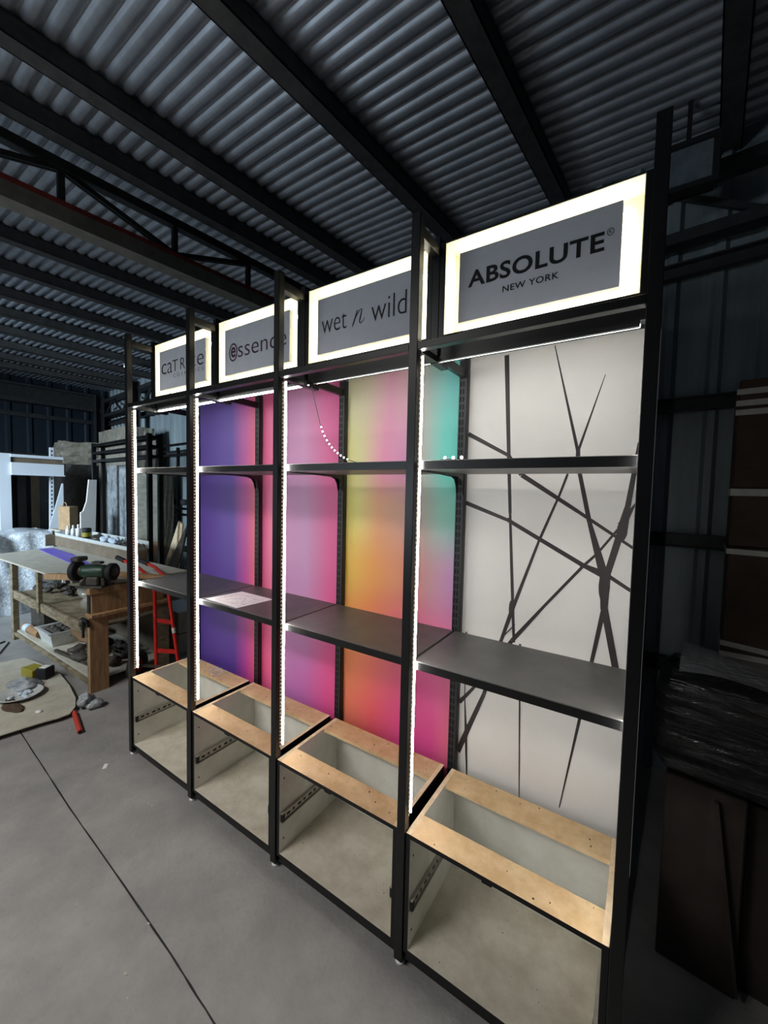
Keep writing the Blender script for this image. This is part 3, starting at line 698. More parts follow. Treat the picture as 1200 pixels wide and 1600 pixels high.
# bench grinder
gx = Vector((.83, .55, 0)).normalized(); gc = Vector((-1.085, .235, .975))
t = thing('bench_grinder', (-1.07, .22, .852), 'dark green bench grinder with two wheels bolted to the bench corner', 'grinder')
MB().lathe(gc, [(0, -.105), (.035, -.10), (.050, -.09), (.056, -.075), (.056, .075), (.050, .09), (.035, .10), (0, .105)], gx, 20).build('motor_housing', 'green_paint', t)
MB().lathe(gc, [(.016, -.155), (.016, .14)], gx, 12).build('shaft', 'iron', t)
for s_, r in ((-1, .082), (1, .070)):
    c = gc+gx*((.150 if s_ < 0 else .135)*s_)
    wh = MB().lathe(c, [(.0, -.022), (r-.006, -.022), (r, -.016), (r, .016), (r-.006, .022), (0, .022)], gx, 24).build('wheel', 'rubber', t)
    m = MB(); m.lathe(c, [(0, -.028), (.034, -.028), (.036, -.0225)], gx, 16); m.lathe(c, [(.036, .0225), (.034, .028), (0, .028)], gx, 16); m.lathe(c, [(0, -.040), (.011, -.040), (.012, -.028)], gx, 6); m.build('flange', 'iron', wh)
    m = MB(); c2 = gc+gx*(.105*s_); m.lathe(c2, [(.030, -.02*s_), (.050, 0), (.030, .02*s_)], gx, 16); m.build('wheel_collar', 'iron', t)
m = MB(); sd = Vector((-gx.y, gx.x, 0)); Rg = Matrix((gx, sd, Vector((0, 0, 1)))).transposed()
m.obox((gc.x, gc.y, .859), (.20, .15, .014), Rg, 0, .003)
for s_ in (-1, 1):
    m.beam(gc+gx*.05*s_+Vector((0, 0, -.03)), Vector((gc.x, gc.y, .866))+gx*.085*s_+sd*.04, .02, .035); m.beam(gc+gx*.05*s_+Vector((0, 0, -.03)), Vector((gc.x, gc.y, .866))+gx*.085*s_-sd*.04, .02, .035)
m.obox((gc.x, gc.y, .90), (.10, .10, .07), Rg, 0, .01); m.build('base', 'iron', t)
m = MB(); c = gc+gx*-.13; m.obox(c+Vector((0, 0, .098)), (.07, .11, .035), Rg, 0, .008); m.build('wheel_guard', 'iron', t)
m = MB(); c = gc+gx*.02; m.obox(c+Vector((0, 0, .072)), (.075, .05, .02), Rg, 0, .004); m.build('switch_box', 'iron', t)
m = MB(); m.tube([(-1.75, .20, .874), (-1.55, .22, .880), (-1.40, .24, .882), (-1.27, .22, .880)], .006, 6); m.tube([(-1.47, .24, .882), (-1.44, .30, .878), (-1.50, .33, .874)], .004, 6)
tag(m.build('power_cord', 'rubber'), 'black cord lying on the bench in front of the grinder', 'cord')
# storage box with plastic trays along the rear of the bench
t = thing('bench_rack', (-2.6, .9, .872), 'low chipboard rack along the rear edge of the bench carrying a clear tray', 'rack')
MB().box(-3.80, -1.80, .80, .815, .873, 1.00).build('front_board', 'cardboard_dim', t)
MB().box(-3.80, -3.785, .70, .80, .873, 1.02).build('end_board', 'cardboard_dim', t)
MB().box(-3.80, -1.80, .80, 1.00, 1.0005, 1.012).build('shelf_board', 'board_grey', t)
m = MB(); m.box(-3.80, -1.80, .800, .803, 1.012, 1.042); m.box(-3.80, -1.80, .997, 1.0, 1.012, 1.085); m.box(-3.80, -3.797, .80, 1.0, 1.012, 1.05)
for k in range(11): m.box(-3.80+.19*k, -3.796+.19*k, .801, .86, 1.012, 1.04)
m.build('clear_tray', 'clear_tub', t)
rd = random.Random(4)
def bottle(x, y, h, r, mt, lbl):
    t = thing('bottle', (x, y, 1.013), lbl, 'bottle', 'bottles on the bench rack')
    MB().lathe((x, y, 1.0125), [(0, 0), (r, 0), (r, h*.62), (r*.5, h*.74), (r*.42, h*.78), (0, h*.78)], n=12).build('body', mt, t)
    MB().lathe((x, y, 1.0125+h*.78), [(0, 0), (r*.5, 0), (r*.5, h*.2), (0, h*.22)], n=10).build('cap', 'white_paint', t)
bottle(-3.52, .85, .13, .026, 'white_paint', 'small white bottle with a cap at the left end of the bench rack')
bottle(-3.38, .86, .15, .024, 'blue_white', 'pale bottle second from the left end on the bench rack')
bottle(-3.22, .86, .17, .028, 'white_paint', 'tallest white bottle on the bench rack')
t = thing('can', (-2.98, .86, 1.013), 'black can with a yellowish label on the bench rack', 'can')
MB().lathe((-2.98, .86, 1.0125), [(0, 0), (.048, 0), (.048, .13), (.044, .14), (0, .14)], n=14).build('body', 'rubber', t); MB().lathe((-2.98, .86, 1.05), [(.0485, 0), (.0485, .05)], n=14).build('label_band', 'yellow_tape', t)
for nm, lbl, x, y, rx, mt, sd_ in (('rag', 'crumpled grey rag in the clear bench tray', -2.76, .89, .09, 'iron', 1), ('work_glove', 'whitish glove bundle in the middle of the bench tray', -2.52, .88, .085, 'glove', 2),
        ('work_glove', 'pale blue rubber glove lying on the bench tray', -2.30, .88, .10, 'glove', 3)):
    m = MB(); m.blob((x, y, 1.05), (rx, .06, .04), sd_, .3)
    if nm == 'work_glove' and sd_ == 3:
        for k in range(4): m.tube([(x+.02, y-.01, 1.055), (x+.07+.02*k, y-.03+.02*k, 1.075), (x+.11+.02*k, y-.04+.025*k, 1.07+.008*k)], [.015, .013, .009], 8)
    tag(m.build(nm, mt), lbl, 'glove' if 'glove' in nm else 'cloth')
t = thing('wire_bundle', (-1.95, .88, 1.013), 'heap of dark wires and clips at the right end of the bench tray', 'wires')
m = MB()
for k in range(16):
    x = -2.15+.35*rd.random(); y = .83+.12*rd.random(); p = [(x, y, 1.022+.03*rd.random())]
    for q in range(4): p.append((p[-1][0]+rd.uniform(-.05, .06), p[-1][1]+rd.uniform(-.02, .02), 1.022+.035*rd.random()))
    m.tube(p, .006, 5)
m.build('wires', 'iron', t, kind='stuff'); m = MB(); m.blob((-1.86, .88, 1.045), (.08, .05, .03), 9, .35); m.build('pink_cloth', 'cardboard', t)
# stuff on the shelves of the bench
t = thing('jerrycan', (-2.78, .42, .101), 'cloudy grey plastic jerrycan on the lower bench shelf', 'jerrycan')
m = MB(); m.box(-2.92, -2.62, .30, .50, .101, .385, 0, .035); m.build('body', 'iron', t)
m = MB(); m.lathe((-2.68, .34, .38), [(.022, 0), (.022, .035), (0, .035)], n=12); m.build('cap', 'rubber', t); m = MB(); m.beam((-2.86, .40, .385), (-2.86, .40, .42), .03, .03); m.beam((-2.86, .40, .42), (-2.74, .40, .42), .03, .03); m.beam((-2.74, .40, .42), (-2.74, .40, .385), .03, .03); m.build('handle', 'iron', t)
t = thing('plastic_tub', (-2.2, .38, .101), 'pale plastic tub of odds and ends on the lower bench shelf', 'tub')
m = MB(); m.add([(-2.40, .25, .101), (-2.10, .25, .101), (-2.10, .52, .101), (-2.40, .52, .101), (-2.44, .22, .24), (-2.06, .22, .24), (-2.06, .55, .24), (-2.44, .55, .24), (-2.42, .24, .238), (-2.08, .24, .238), (-2.08, .53, .238), (-2.42, .53, .238), (-2.39, .26, .11), (-2.11, .26, .11), (-2.11, .51, .11), (-2.39, .51, .11)],
    [(3, 2, 1, 0), (0, 1, 5, 4), (1, 2, 6, 5), (2, 3, 7, 6), (3, 0, 4, 7), (4, 5, 9, 8), (5, 6, 10, 9), (6, 7, 11, 10), (7, 4, 8, 11), (8, 9, 13, 12), (9, 10, 14, 13), (10, 11, 15, 14), (11, 8, 12, 15), (12, 13, 14, 15)])
m.beam((-2.44, .215, .236), (-2.06, .215, .236), .02, .012); m.build('tub', 'clear_tub', t)
m = MB()
for k in range(9): m.blob((-2.34+.10*(k % 3), .31+.08*(k//3), .20), (.06, .05, .045), k, .4, 8, 6)
m.build('contents', 'dark_stuff', t, kind='stuff')
def heap(name, lbl, cat, x0, x1, y0, y1, z, n, mt, sc_=.05):
    m = MB(); rd = random.Random(len(lbl))
    for k in range(n): m.blob((rd.uniform(x0, x1), rd.uniform(y0, y1), z+sc_*.6), (sc_*rd.uniform(.8, 1.5), sc_, sc_*.6), k+n, .4, 8, 6)
    for k in range(n): a = Vector((rd.uniform(x0, x1), rd.uniform(y0, y1), z+rd.uniform(.02, .12))); m.beam(a, a+Vector((rd.uniform(-.12, .12), rd.uniform(-.05, .05), rd.uniform(-.02, .04))), .012, .012)
    o = m.build(name, mt, kind='stuff'); tag(o, lbl, cat)
heap('tool_pile', 'dark jumble of tools and bags at the right of the lower bench shelf', 'tools', -1.75, -1.2, .28, .6, .10, 14, 'dark_stuff', .07)
heap('scrap_pile', 'dark offcuts lying on the middle bench shelf at the left', 'scrap', -2.85, -2.3,   .3, .6, .525, 8, 'dark_stuff', .045)
m = MB(); m.blob((-1.50, .42, .60), (.22, .12, .085), 5, .2, 16, 10); m.blob((-1.70, .42, .66), (.12, .09, .07), 8, .25)
tag(m.build('plastic_bag', 'carton_wrapped'), 'greyish plastic bag of parts on the middle bench shelf', 'bag')
t = thing('cardboard_piece', (-1.95, .45, .10), 'torn brown cardboard leaning behind the tub under the bench', 'cardboard')
MB().obox((-1.90, .45, .19), (.30, .015, .16), Matrix.Rotation(.3, 3, 'Z') @ Matrix.Rotation(.5, 3, 'X')).build('sheet', 'cardboard', t)
t = thing('pipe_roll', (-2.72, .225, .10), 'brown pipe with a bright sleeve at the lower left of the bench', 'pipe')
MB().tube([(-2.86, .245, .145), (-2.46, .262, .145)], .042, 14).build('pipe', 'cardboard', t); MB().tube([(-2.82, .246, .145), (-2.72, .250, .145)], .044, 14, cap=False).build('sleeve', 'glove', t)
t = thing('metal_bar', (-1.6, .26, .10), 'dark metal bar lying along the lower bench shelf', 'bar')
MB().beam((-1.95, .225, .113), (-1.15, .30, .118), .025, .025).build('bar', 'iron', t)
t = thing('drill', (-1.17, .165, .55), 'small grey round air tool hanging at the bench corner', 'tool')
m = MB(); m.lathe((-1.135, .155, .565), [(0, -.03), (.022, -.03), (.024, 0), (.024, .025), (0, .03)], (0, 0, 1), 12); m.lathe((-1.135, .155, .535), [(.012, 0), (.012, -.03), (0, -.03)], n=8); m.build('body', 'iron', t)
t = thing('clamp', (-1.06, .15, .60), 'rusty clamp gripping the bench corner', 'clamp')
m = MB(); m.beam((-1.115, .148, .60), (-1.02, .148, .60), .02, .02); m.beam((-1.10, .148, .61), (-1.10, .148, .45), .014, .02); m.beam((-1.02, .148, .60), (-1.02, .16, .55), .014, .02); m.build('jaw', 'rubber', t)

# ------------------------------------------------------------------ things on the floor left
t = thing('floor_board', (-1.3, -.2, 0), 'thin pale board lying on the floor in front of the bench, edge curled up', 'board')
m = MB(); poly = [(-2.30, -.36), (-2.20, .06), (-1.99, .10), (-1.62, .14), (-1.25, .10), (-.98, .05), (-.84, .0), (-.76, -.06), (-.76, -.12), (-.79, -.22), (-.82, -.40), (-.86, -.62), (-2.4, -.62)]
m.prism(poly, 'z', .030, .036); m.build('board', 'board_grey', t)
MB().box(-2.2, -.86, -.45, .0, .0, .0298).build('packing_strip', 'dark_stuff', t)
t = thing('red_pipe', (-.62, -.06, 0), 'short red plastic pipe poking out from under the floor board', 'pipe')
MB().tube([(-.80, -.022, .016), (-.49, -.092, .016)], .0155, 14).build('pipe', 'red_pvc', t)
MB().tube([(-.492, -.0917, .016), (-.488, -.0925, .016)], .011, 12).build('bore', 'hole_dark', t)
t = thing('tape_box', (-1.62, .03, .036), 'small yellow and black box on the floor board', 'box')
MB().obox((-1.68, -.01, .075), (.16, .10, .076), Matrix.Rotation(.2, 3, 'Z'), 0, .004).build('box', 'yellow_tape', t); MB().obox((-1.56, .035, .085), (.09, .09, .09), Matrix.Rotation(.5, 3, 'Z'), 0, .004).build('side', 'rubber', t)
MB().obox((-1.56, .035, .132), (.06, .06, .004), Matrix.Rotation(.5, 3, 'Z')).build('lid', 'white_paint', t)
for nm, lbl, cat, c, r, mt, sd_ in (('plastic_bag', 'crinkled clear bag behind the dish on the floor board', 'bag', (-1.50, -.11, .055), (.17, .08, .03), 'thin_film', 21),
        ('cardboard_scrap', 'torn brown cardboard flap nearest on the floor board', 'cardboard', (-1.20, -.265, .044), (.13, .05, .008), 'cardboard_dark', 22)):
    tag(MB().blob(c, r, sd_, .35, 18, 8).build(nm, mt), lbl, cat)
t = thing('plastic_dish', (-1.32, -.19, .036), 'clear plastic dish of screws on the floor board', 'dish')
MB().lathe((-1.33, -.185, .037), [(0, 0), (.10, 0), (.135, .03), (.145, .032), (.133, .034), (.098, .005), (0, .005)], n=22).build('dish', 'clear_tub', t)
m = MB()
for k in range(12): m.blob((-1.33+rd.uniform(-.07, .07), -.185+rd.uniform(-.07, .07), .05), (.022, .018, .010), k, .3, 7, 5)
m.build('screws', 'glove', t, kind='stuff')
tag(MB().blob((-.96, -.18, .040), (.028, .018, .007), 31, .4).build('foam_scrap', 'white_paint'), 'small white scrap on the floor board near its right edge', 'scrap')
m = MB(); m.blob((-.86, .07, .045), (.07, .05, .045), 41, .4); m.blob((-.78, .10, .03), (.05, .05, .03), 42, .4); tag(m.build('crumpled_foil', 'thin_film'), 'crumpled silvery plastic on the floor at the foot of the bench', 'scrap')
o = MB().prism([(-.033, -.128), (.004, -.158), (.016, -.139), (-.018, -.112)], 'z', .0013, .002).build('paper_scrap', 'white_paint'); tag(o, 'white scrap of paper on the bare floor left of the display', 'scrap')
rd = random.Random(9)
m = MB()
for k in range(46):
    x = rd.uniform(-1.2, 2.2); y = rd.uniform(-.95, -.06); s_ = rd.uniform(.001, .0035); m.box(x-s_*2, x+s_*2, y-s_, y+s_, .0012, .0012+s_*.6)
tag(m.build('floor_debris', 'board_grey', kind='stuff'), 'white specks and crumbs scattered over the concrete floor', 'debris')
m = MB(); m.tube([(-2.9, .12, .006), (-2.6, -.02, .006), (-2.3, -.2, .006), (-2.0, -.5, .006), (-1.9, -.9, .006)], .005, 6); m.tube([(-2.95, .1, .008), (-2.8, -.2, .008), (-2.75, -.5, .008)], .007, 6)
tag(m.build('floor_cable', 'rubber'), 'thin black cable on the floor by the left bench leg', 'cable')

# ------------------------------------------------------------------ red hand truck behind the far bay
t = thing('hand_truck', (-.95, .72, 0), 'red steel hand truck with black grips standing behind the far left bay', 'hand truck')
def P2(u): return u
La = Vector((-.85, .59, .05)); Lb = Vector((-.94, .62, .98)); Ra = Vector((-.68, .70, .05)); Rb_ = Vector((-.92, .71, .92))
def on(a, b_, k): return a.lerp(b_, k)
MB().tube([La, on(La, Lb, .5), on(La, Lb, .86)], .015, 12).build('side_rail', 'red_paint', t); MB().tube([Ra, on(Ra, Rb_, .5), on(Ra, Rb_, .93)], .015, 12).build('side_rail', 'red_paint', t)
for k in (.22, .50, .79):
    MB().beam(on(La, Lb, k), on(Ra, Rb_, k), .012, .034).build('cross_bar', 'red_paint', t)
MB().tube([on(Ra, Rb_, .40), on(Ra, Rb_, .45)], .0158, 12, cap=False).build('label_band', 'tape', t)
for a, b_ in ((on(La, Lb, .86), Vector((-1.46, .56, 1.0))), (on(Ra, Rb_, .93), Vector((-1.26, .67, .98)))):
    mid = a.lerp(b_, .45)+Vector((0, 0, .03)); h = MB().tube([a, mid, b_], .014, 12).build('handle', 'red_paint', t)
    d = (b_-mid).normalized(); MB().tube([b_-d*.10, b_+d*.02], .02, 12).build('grip', 'rubber', h)
for c in (Vector((-.99, .50, .125)), Vector((-.52, .79, .125))):
    ax = (Ra-La); ax.z = 0; ax.normalize()
    wh = MB().lathe(c, [(.06, -.03), (.10, -.032), (.122, -.02), (.125, 0), (.122, .02), (.10, .032), (.06, .03), (.06, -.03)], ax, 24).build('wheel', 'rubber', t)
    MB().lathe(c, [(0, -.02), (.06, -.015), (.06, .015), (0, .02)], ax, 16).build('hub', 'red_paint', wh)
MB().beam((-.99, .50, .125), (-.52, .79, .125), .02, .02).build('axle', 'iron', t)
m = MB(); m.prism([(-.90, .50), (-.62, .78), (-.46, .62), (-.74, .34)], 'z', .03, .036); m.build('toe_plate', 'red_paint', t)

# pale carton and dark bin further back
Rq = Matrix.Rotation(-.25, 3, 'Z')
t = thing('carton', (-1.45, 1.25, 0), 'pale blue-white carton on the floor behind the red hand truck', 'carton')
MB().box(-1.66, -1.20, .98, 1.34, 0, .42, 0, .004).build('box', 'board_grey', t); MB().box(-1.655, -1.205, .985, 1.335, .4205, .426).build('lid', 'blue_white', t)
MB().box(-1.662, -1.198, .978, 1.342, .205, .213).build('tape_line', 'rubber', t)
t = thing('dark_bin', (-1.3, 1.7, 0), 'navy blue bin against the back wall behind the first bay', 'bin')
m = MB(); m.obox((-1.55, 1.84, .34), (1.3, .2, .68), Rq, 0, .02); m.build('body', 'wall_blue', t)

# ------------------------------------------------------------------ goods stored along the left and the back wall
def pack(name, lbl, cat, xr0, xr1, yr0, yr1, z0, z1, mt, seed=1, amp=.012, group=None, rot=0):
    # wrapped block with slightly wavy skin
    m = MB(); rd = random.Random(seed); nx, nz = 8, 10; ph = [rd.uniform(0, 6) for _ in range(6)]
    def wv(a, b_): return amp*(math.sin(7*a+ph[0])*math.sin(9*b_+ph[1])+.5*math.sin(17*a+13*b_+ph[2]))
    cx, cy = (xr0+xr1)/2, (yr0+yr1)/2; hx, hy = (xr1-xr0)/2, (yr1-yr0)/2
    loop = []
    for k in range(nx): loop.append((-1+2*k/nx, -1))
    for k in range(nx): loop.append((1, -1+2*k/nx))
    for k in range(nx): loop.append((1-2*k/nx, 1))
    for k in range(nx): loop.append((-1, 1-2*k/nx))
    vs = []; L = len(loop)
    for j in range(nz+1):
        z = z0+(z1-z0)*j/nz
        for i, (a, b_) in enumerate(loop):
            e = 1+wv(i*.6, j*.5)*3; e *= .985 if j in (0, nz) else 1
            x_, y_ = a*hx*e, b_*hy*e; c_, s_ = math.cos(rot), math.sin(rot); vs.append(W(cx+x_*c_-y_*s_, cy+x_*s_+y_*c_, z+(wv(i, 3)*1.2 if j == nz else 0)))
    m.add(vs, [(j*L+i, j*L+(i+1) % L, (j+1)*L+(i+1) % L, (j+1)*L+i) for j in range(nz) for i in range(L)], 0, False)
    top = [vs[nz*L+i] for i in range(L)]; cc = sum(top, Vector())/L
    m.add(top+[cc], [(i, (i+1) % L, L) for i in range(L)])
    m.add([vs[i] for i in range(L)], [list(range(L))[::-1]])
    o = m.build(name, mt, at=W(cx, cy, z0)); tag(o, lbl, cat, group); return o
# bubble-wrapped bundle left of the bench
m = MB(); nx, nz = 26, 30; vs = []
for j in range(nz+1):
    for i in range(nx+1):
        u, v = i/nx, j/nz; top = .99+.06*u
        if v < .75: x, z = -4.02+.05*math.sin(PI*v/.75), top*v/.75
        else: k = (v-.75)/.25; x, z = -4.02-.55*k, top+.015*math.sin(PI*k)
        y = -.35+1.18*u
        x += .035*math.sin(11*u+5*v)*math.sin(9*v+3*u)+.02*math.sin(29*u+7*v); z += .02*math.sin(17*u)*v
        vs.append((x, y, max(z, .004)))
m.add(vs, [(j*(nx+1)+i, j*(nx+1)+i+1, (j+1)*(nx+1)+i+1, (j+1)*(nx+1)+i) for j in range(nz) for i in range(nx)], 0, True)
yy = .83; m.add([(-4.02, yy, 0), (-4.57, yy, 0), (-4.57, yy, 1.04), (-4.02, yy, 1.05)], [(0, 1, 2, 3)]); m.add([(-4.57, -.35, 0), (-4.57, yy, 0), (-4.57, yy, 1.05), (-4.57, -.35, 1.0)], [(0, 3, 2, 1)])
tag(m.build('wrapped_bundle', 'bubble_wrap'), 'shiny bubble-wrapped bundle standing at the left end of the bench', 'bundle')
# white display shell behind it
t = thing('white_shell', (-4.9, .9, 0), 'pale blue-white shop fitting frame with an open front beyond the bench', 'shop fitting')
MB().box(-5.3, -4.80, .50, .535, 0, 2.08).build('side_panel', 'board_grey', t); MB().box(-4.80, -4.77, .50, .62, 0, 2.08).build('front_edge', 'blue_white', t)
MB().box(-4.80, -4.76, .62, 1.215, 2.035, 2.075).build('top_strip', 'blue_white', t); MB().box(-4.83, -4.79, .62, 1.215, 1.96, 2.035).build('recess_strip', 'cardboard_dim', t)
MB().box(-4.80, -4.74, .62, 1.215, 1.80, 1.96).build('fascia', 'blue_white', t); MB().box(-4.80, -4.73, .62, 1.225, 1.785, 1.80).build('fascia_lip', 'blue_white', t)
MB().prism([(1.20, 1.68), (1.215, 1.68), (1.215, .0), (1.02, .0), (1.02, .95)], 'x', -4.80, -4.78).build('side_panel', 'blue_white', t)
MB().box(-5.3, -5.28, .535, 1.2, 0, 1.98).build('rear_panel', 'dark_panel', t)
for k, (y, wd, mt) in enumerate(((.70, .012, 'iron'), (.78, .10, 'dark_panel'), (.93, .10, 'cardboard_dim'))): MB().box(-5.20+.02*k, -5.18+.02*k, y, y+wd, 0, 1.9).build('inner_slat', mt, t)
t = thing('leaning_rail', (-4.95, 1.05, 0), 'loose perforated white metal upright leaning beside the white shop fitting', 'upright')
m = MB(); a = Vector((-4.70, 1.02, 0)); b_ = Vector((-4.98, 1.14, 2.22)); m.beam(a, b_, .05, .03, 0, 0, (1, 0, 0)); m.build('upright', 'blue_white', t)
m = MB(); d = (b_-a)
for k in range(36):
    p = a+d*(.03+k/37); m.obox(p+Vector((.0155, 0, 0)), (.003, .016, .026), Matrix.Identity(3))
m.build('slots', 'hole_dark', t, kind='stuff')
pack('wrapped_carton', 'dusty brown carton in film on top of the stack at the far left', 'carton', -6.6, -5.9, .95, 1.85, 2.02, 2.42, 'carton_wrapped', 3)
pack('wrapped_pallet', 'dark film-wrapped pallet load below the dusty carton', 'pallet load', -6.6, -5.9, .95, 1.85, 0, 2.015, 'dark_wrap', 4)
pack('wrapped_package', 'tall film-wrapped package behind the black rack, reaching highest', 'package', -5.70, -4.3, 1.40, 1.80, 0, 2.60, 'carton_wrapped', 5, .006)
# kraft bag on a stool
t = thing('paper_bag', (-4.1, 1.0, 1.0), 'brown paper carrier bag on a white stand behind the bench rack', 'bag')
m = MB(); m.prism([(-4.12, 1.03), (-4.02, .91), (-3.88, .99), (-3.98, 1.12)], 'z', 1.06, 1.37); m.build('bag', 'paper_bag', t)
m = MB(); m.tube([(-4.05, .97, 1.365), (-4.02, .97, 1.42), (-3.97, .98, 1.42), (-3.94, .985, 1.365)], .006, 6); m.build('handle', 'paper_bag', t)
t = thing('stand', (-4.0, 1.02, 0), 'plain pale stand carrying the brown paper bag', 'stand')
MB().box(-4.20, -3.84, .87, 1.17, 1.03, 1.058).build('top', 'board_grey', t)
for x in (-4.18, -3.88):
    for y in (.89, 1.13): MB().box(x, x+.03, y, y+.03, 0, 1.03).build('leg', 'board_grey', t)
# white pointed offcuts and boards behind the rack
t = thing('white_offcut', (-3.7, 1.15, 0), 'jagged white board offcut leaning beside the black rack', 'board')
MB().prism([(1.02, .0), (1.16, .0), (1.22, 1.74), (1.13, 1.74), (1.10, 1.45), (1.06, 1.32), (1.03, 1.30)], 'x', -3.66, -3.63).build('board', 'white_paint', t)
# black steel rack
t = thing('black_rack', W(-3.6, 1.0, 0), 'black steel tube rack with three top rails standing behind the bench', 'rack')
def rk(x0, x1, y0, y1, z0, z1, nm): MB().box(x0, x1, y0, y1, z0, z1, 0, 0, RZ4).build(nm, 'black_metal', t)
xa, xb, ya, yb = -4.05, -2.05, .865, 1.02
zt = 2.25
for x in (xa, xb-.05):
    for y in (ya, yb-.045): rk(x, x+.05, y, y+.045, 0, zt, 'post')
for y in (ya, yb-.035):
    for z in (zt-.035, zt-.14, zt-.25): rk(xa+.05, xb-.05, y, y+.03, z-.016, z+.016, 'rail')
for x in (xa, xb-.05):
    for z in (zt-.035, zt-.14, zt-.25): rk(x+.003, x+.045, ya+.045, yb-.045, z-.016, z+.016, 'cross_rail')
# wrapped boards standing behind the rack
pack('wrapped_boards', 'bluish white film-wrapped board stack behind the black rack', 'boards', -4.58, -3.70, 1.20, 1.35, 0, 1.97, 'thin_film', 7, .003)
pack('wrapped_boards', 'grey-brown film-wrapped board stack seen through the far left bay', 'boards', -3.40, -2.58, 1.20, 1.35, 0, 1.84, 'wrap_board', 8, .003)
t = thing('cardboard_sheet', W(-2.8, 1.15, 0), 'brown cardboard sheet leaning on the wrapped boards seen through the far left bay', 'cardboard')
MB().box(-3.12, -2.44, 1.145, 1.165, 0, .965, 0, 0, RZ4).build('sheet', 'cardboard', t)
t = thing('black_rack', W(-2.6, 1.6, 0), 'second black steel rack against the back wall, seen through the far left bay', 'rack')
for x in (-3.55, -2.5):
    for y in (1.52, 1.80): rk(x, x+.04, y, y+.04, 0, 2.26, 'post')
for z in (2.24, 2.10, 1.38, 1.30): rk(-3.55, -2.4, 1.525, 1.55, z-.015, z+.015, 'rail')
def flatboard(name, lbl, cat, poly, yy, mt):
    t = thing(name, W(poly[0][0], yy, 0), lbl, cat); n = len(poly)
    vs = [W(x, yy+z*.06, z) for x, z in poly]+[W(x, yy+.02+z*.06, z) for x, z in poly]
    MB().add(vs, [list(range(n)), list(range(n, 2*n))[::-1]]+[((i+1) % n, i, i+n, (i+1) % n+n) for i in range(n)]).build('board', mt, t)
flatboard('leaning_board', 'pale board leaning behind the dark plank, seen through the far left bay', 'board', [(-2.50, 0), (-2.10, 0), (-1.98, 1.24), (-2.08, 1.27), (-2.36, .78)], 1.12, 'mdf_pale')
flatboard('leaning_board', 'bluish board right of the dark plank, seen through the far left bay', 'board', [(-2.10, 0), (-1.55, 0), (-1.72, 1.18), (-1.92, 1.20)], 1.20, 'blue_white')
flatboard('dark_plank', 'dark brown plank leaning diagonally behind the far left shelf', 'plank', [(-2.72, 0), (-2.45, 0), (-1.83, .88), (-1.69, 1.28), (-1.76, 1.20), (-2.18, .70)], 1.05, 'dark_stuff')

# ------------------------------------------------------------------ right of the display: taped cartons, black wrapped bundle
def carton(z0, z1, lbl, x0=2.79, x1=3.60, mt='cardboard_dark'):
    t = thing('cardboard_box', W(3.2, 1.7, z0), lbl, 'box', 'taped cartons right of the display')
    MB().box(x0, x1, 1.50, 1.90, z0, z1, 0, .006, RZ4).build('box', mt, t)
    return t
a = carton(0, 1.46, 'lowest and largest brown carton of the stack at the right edge')
for z, tl in ((.97, .02), (1.02, -.05), (1.44, 0)):
    m = MB(); m.add([RZ4 @ Vector(v) for v in [(2.782, 1.495, z-.012), (3.61, 1.495, z-.012+tl), (3.61, 1.495, z+.012+tl), (2.782, 1.495, z+.012), (2.782, 1.75, z-.012), (2.782, 1.75, z+.012)]], [(0, 1, 2, 3), (4, 0, 3, 5)]); m.build('tape_strip', 'tape', a)
a = carton(1.465, 1.72, 'shallow brown carton in the middle of the stack at the right edge')
m = MB(); m.add([RZ4 @ Vector(v) for v in [(2.782, 1.495, 1.69), (3.61, 1.495, 1.69), (3.61, 1.495, 1.722), (2.782, 1.495, 1.722), (2.782, 1.75, 1.69), (2.782, 1.75, 1.722)]], [(0, 1, 2, 3), (4, 0, 3, 5)]); m.build('tape_strip', 'tape', a)
a = carton(1.725, 2.20, 'topmost brown carton at the right edge, wound with white tape')
for z in (2.06, 2.10, 2.15): 
    m = MB(); m.add([RZ4 @ Vector(v) for v in [(2.782, 1.495, z-.014), (3.61, 1.495, z-.02), (3.61, 1.495, z+.02), (2.782, 1.495, z+.010)]], [(0, 1, 2, 3)]); m.build('tape_strip', 'tape', a)
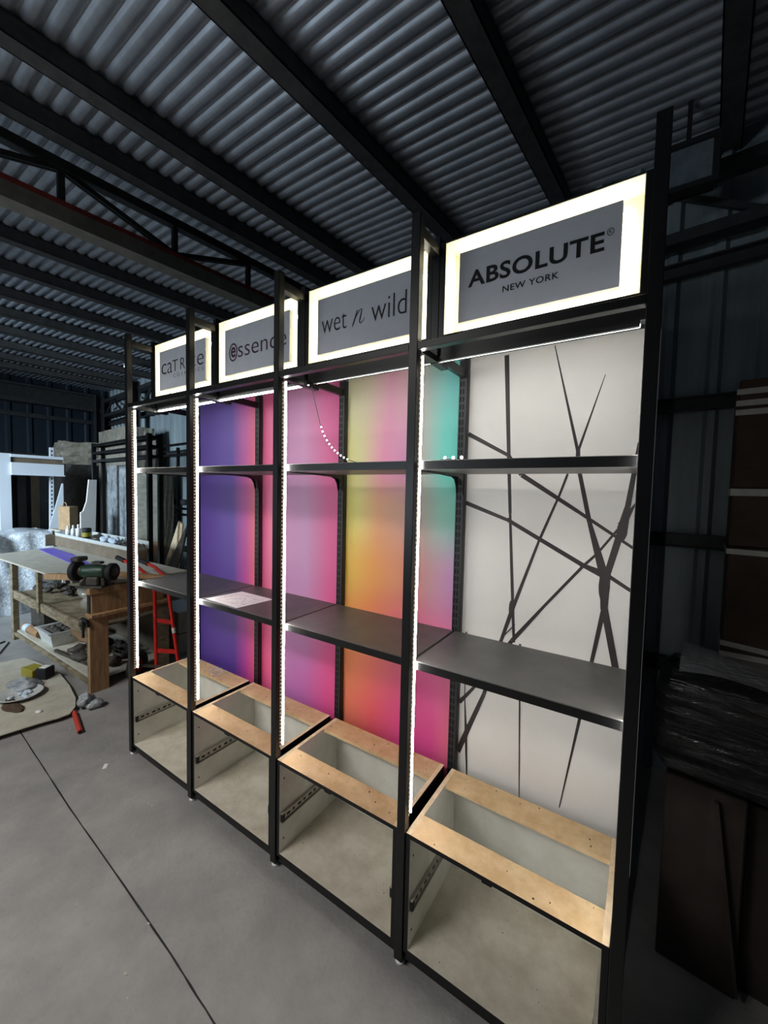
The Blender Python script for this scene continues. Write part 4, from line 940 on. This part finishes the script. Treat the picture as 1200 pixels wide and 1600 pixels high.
# black bundle: long soft roll in glossy stretch film
m = MB(); nu, nv = 40, 36; vs = []; rd = random.Random(8); ph = [rd.uniform(0, 6) for _ in range(8)]
for j in range(nu+1):
    s_ = j/nu; xr = 2.60+1.5*s_
    for i in range(nv):
        a = 2*PI*i/nv; ry, rz = .20, .175
        e = 1+.03*math.sin(5*a+ph[0]+3*s_)+.02*math.sin(11*a+ph[1]+9*s_)+.012*math.sin(23*a+ph[2]-14*s_)+.008*math.sin(41*a+30*s_)
        if j == 0 or j == nu: e *= .82
        sq = 1/max(abs(math.cos(a))**4+abs(math.sin(a))**4, .2)**.25
        vs.append(W(xr, .98+math.cos(a)*ry*e*sq, .885-.03*s_+math.sin(a)*rz*e*sq))
m.add(vs, [(j*nv+i, j*nv+(i+1) % nv, (j+1)*nv+(i+1) % nv, (j+1)*nv+i) for j in range(nu) for i in range(nv)], 0, True)
m.add(vs[:nv], [list(range(nv))[::-1]]); m.add(vs[-nv:], [list(range(nv))])
tag(m.build('wrapped_roll', 'black_wrap'), 'long black bundle in glossy stretch film lying at the right of the display', 'bundle')
m = MB(); nu = 24; vs = []
for j in range(nu+1):
    s_ = j/nu
    for k in range(5): vs.append(W(2.66+1.4*s_, .80+.08*k, 1.085-.03*s_+.008*math.sin(25*s_+2*k)+.012*math.sin(9*s_+k)+.015*(k > 1)))
m.add(vs, [(j*5+k, (j+1)*5+k, (j+1)*5+k+1, j*5+k+1) for j in range(nu) for k in range(4)], 0, True)
tag(m.build('film_sheet', 'clear_film'), 'loose clear film draped over the black bundle', 'film')
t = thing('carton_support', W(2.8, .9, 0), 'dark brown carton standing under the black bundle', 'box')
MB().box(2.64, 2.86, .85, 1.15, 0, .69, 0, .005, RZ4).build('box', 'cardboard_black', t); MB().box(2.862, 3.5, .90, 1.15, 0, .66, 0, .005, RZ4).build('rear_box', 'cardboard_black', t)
m = MB(); m.beam(W(2.78, .842, .66), W(2.86, .835, .04), .03, .01); m.build('flap', 'cardboard_black', t)
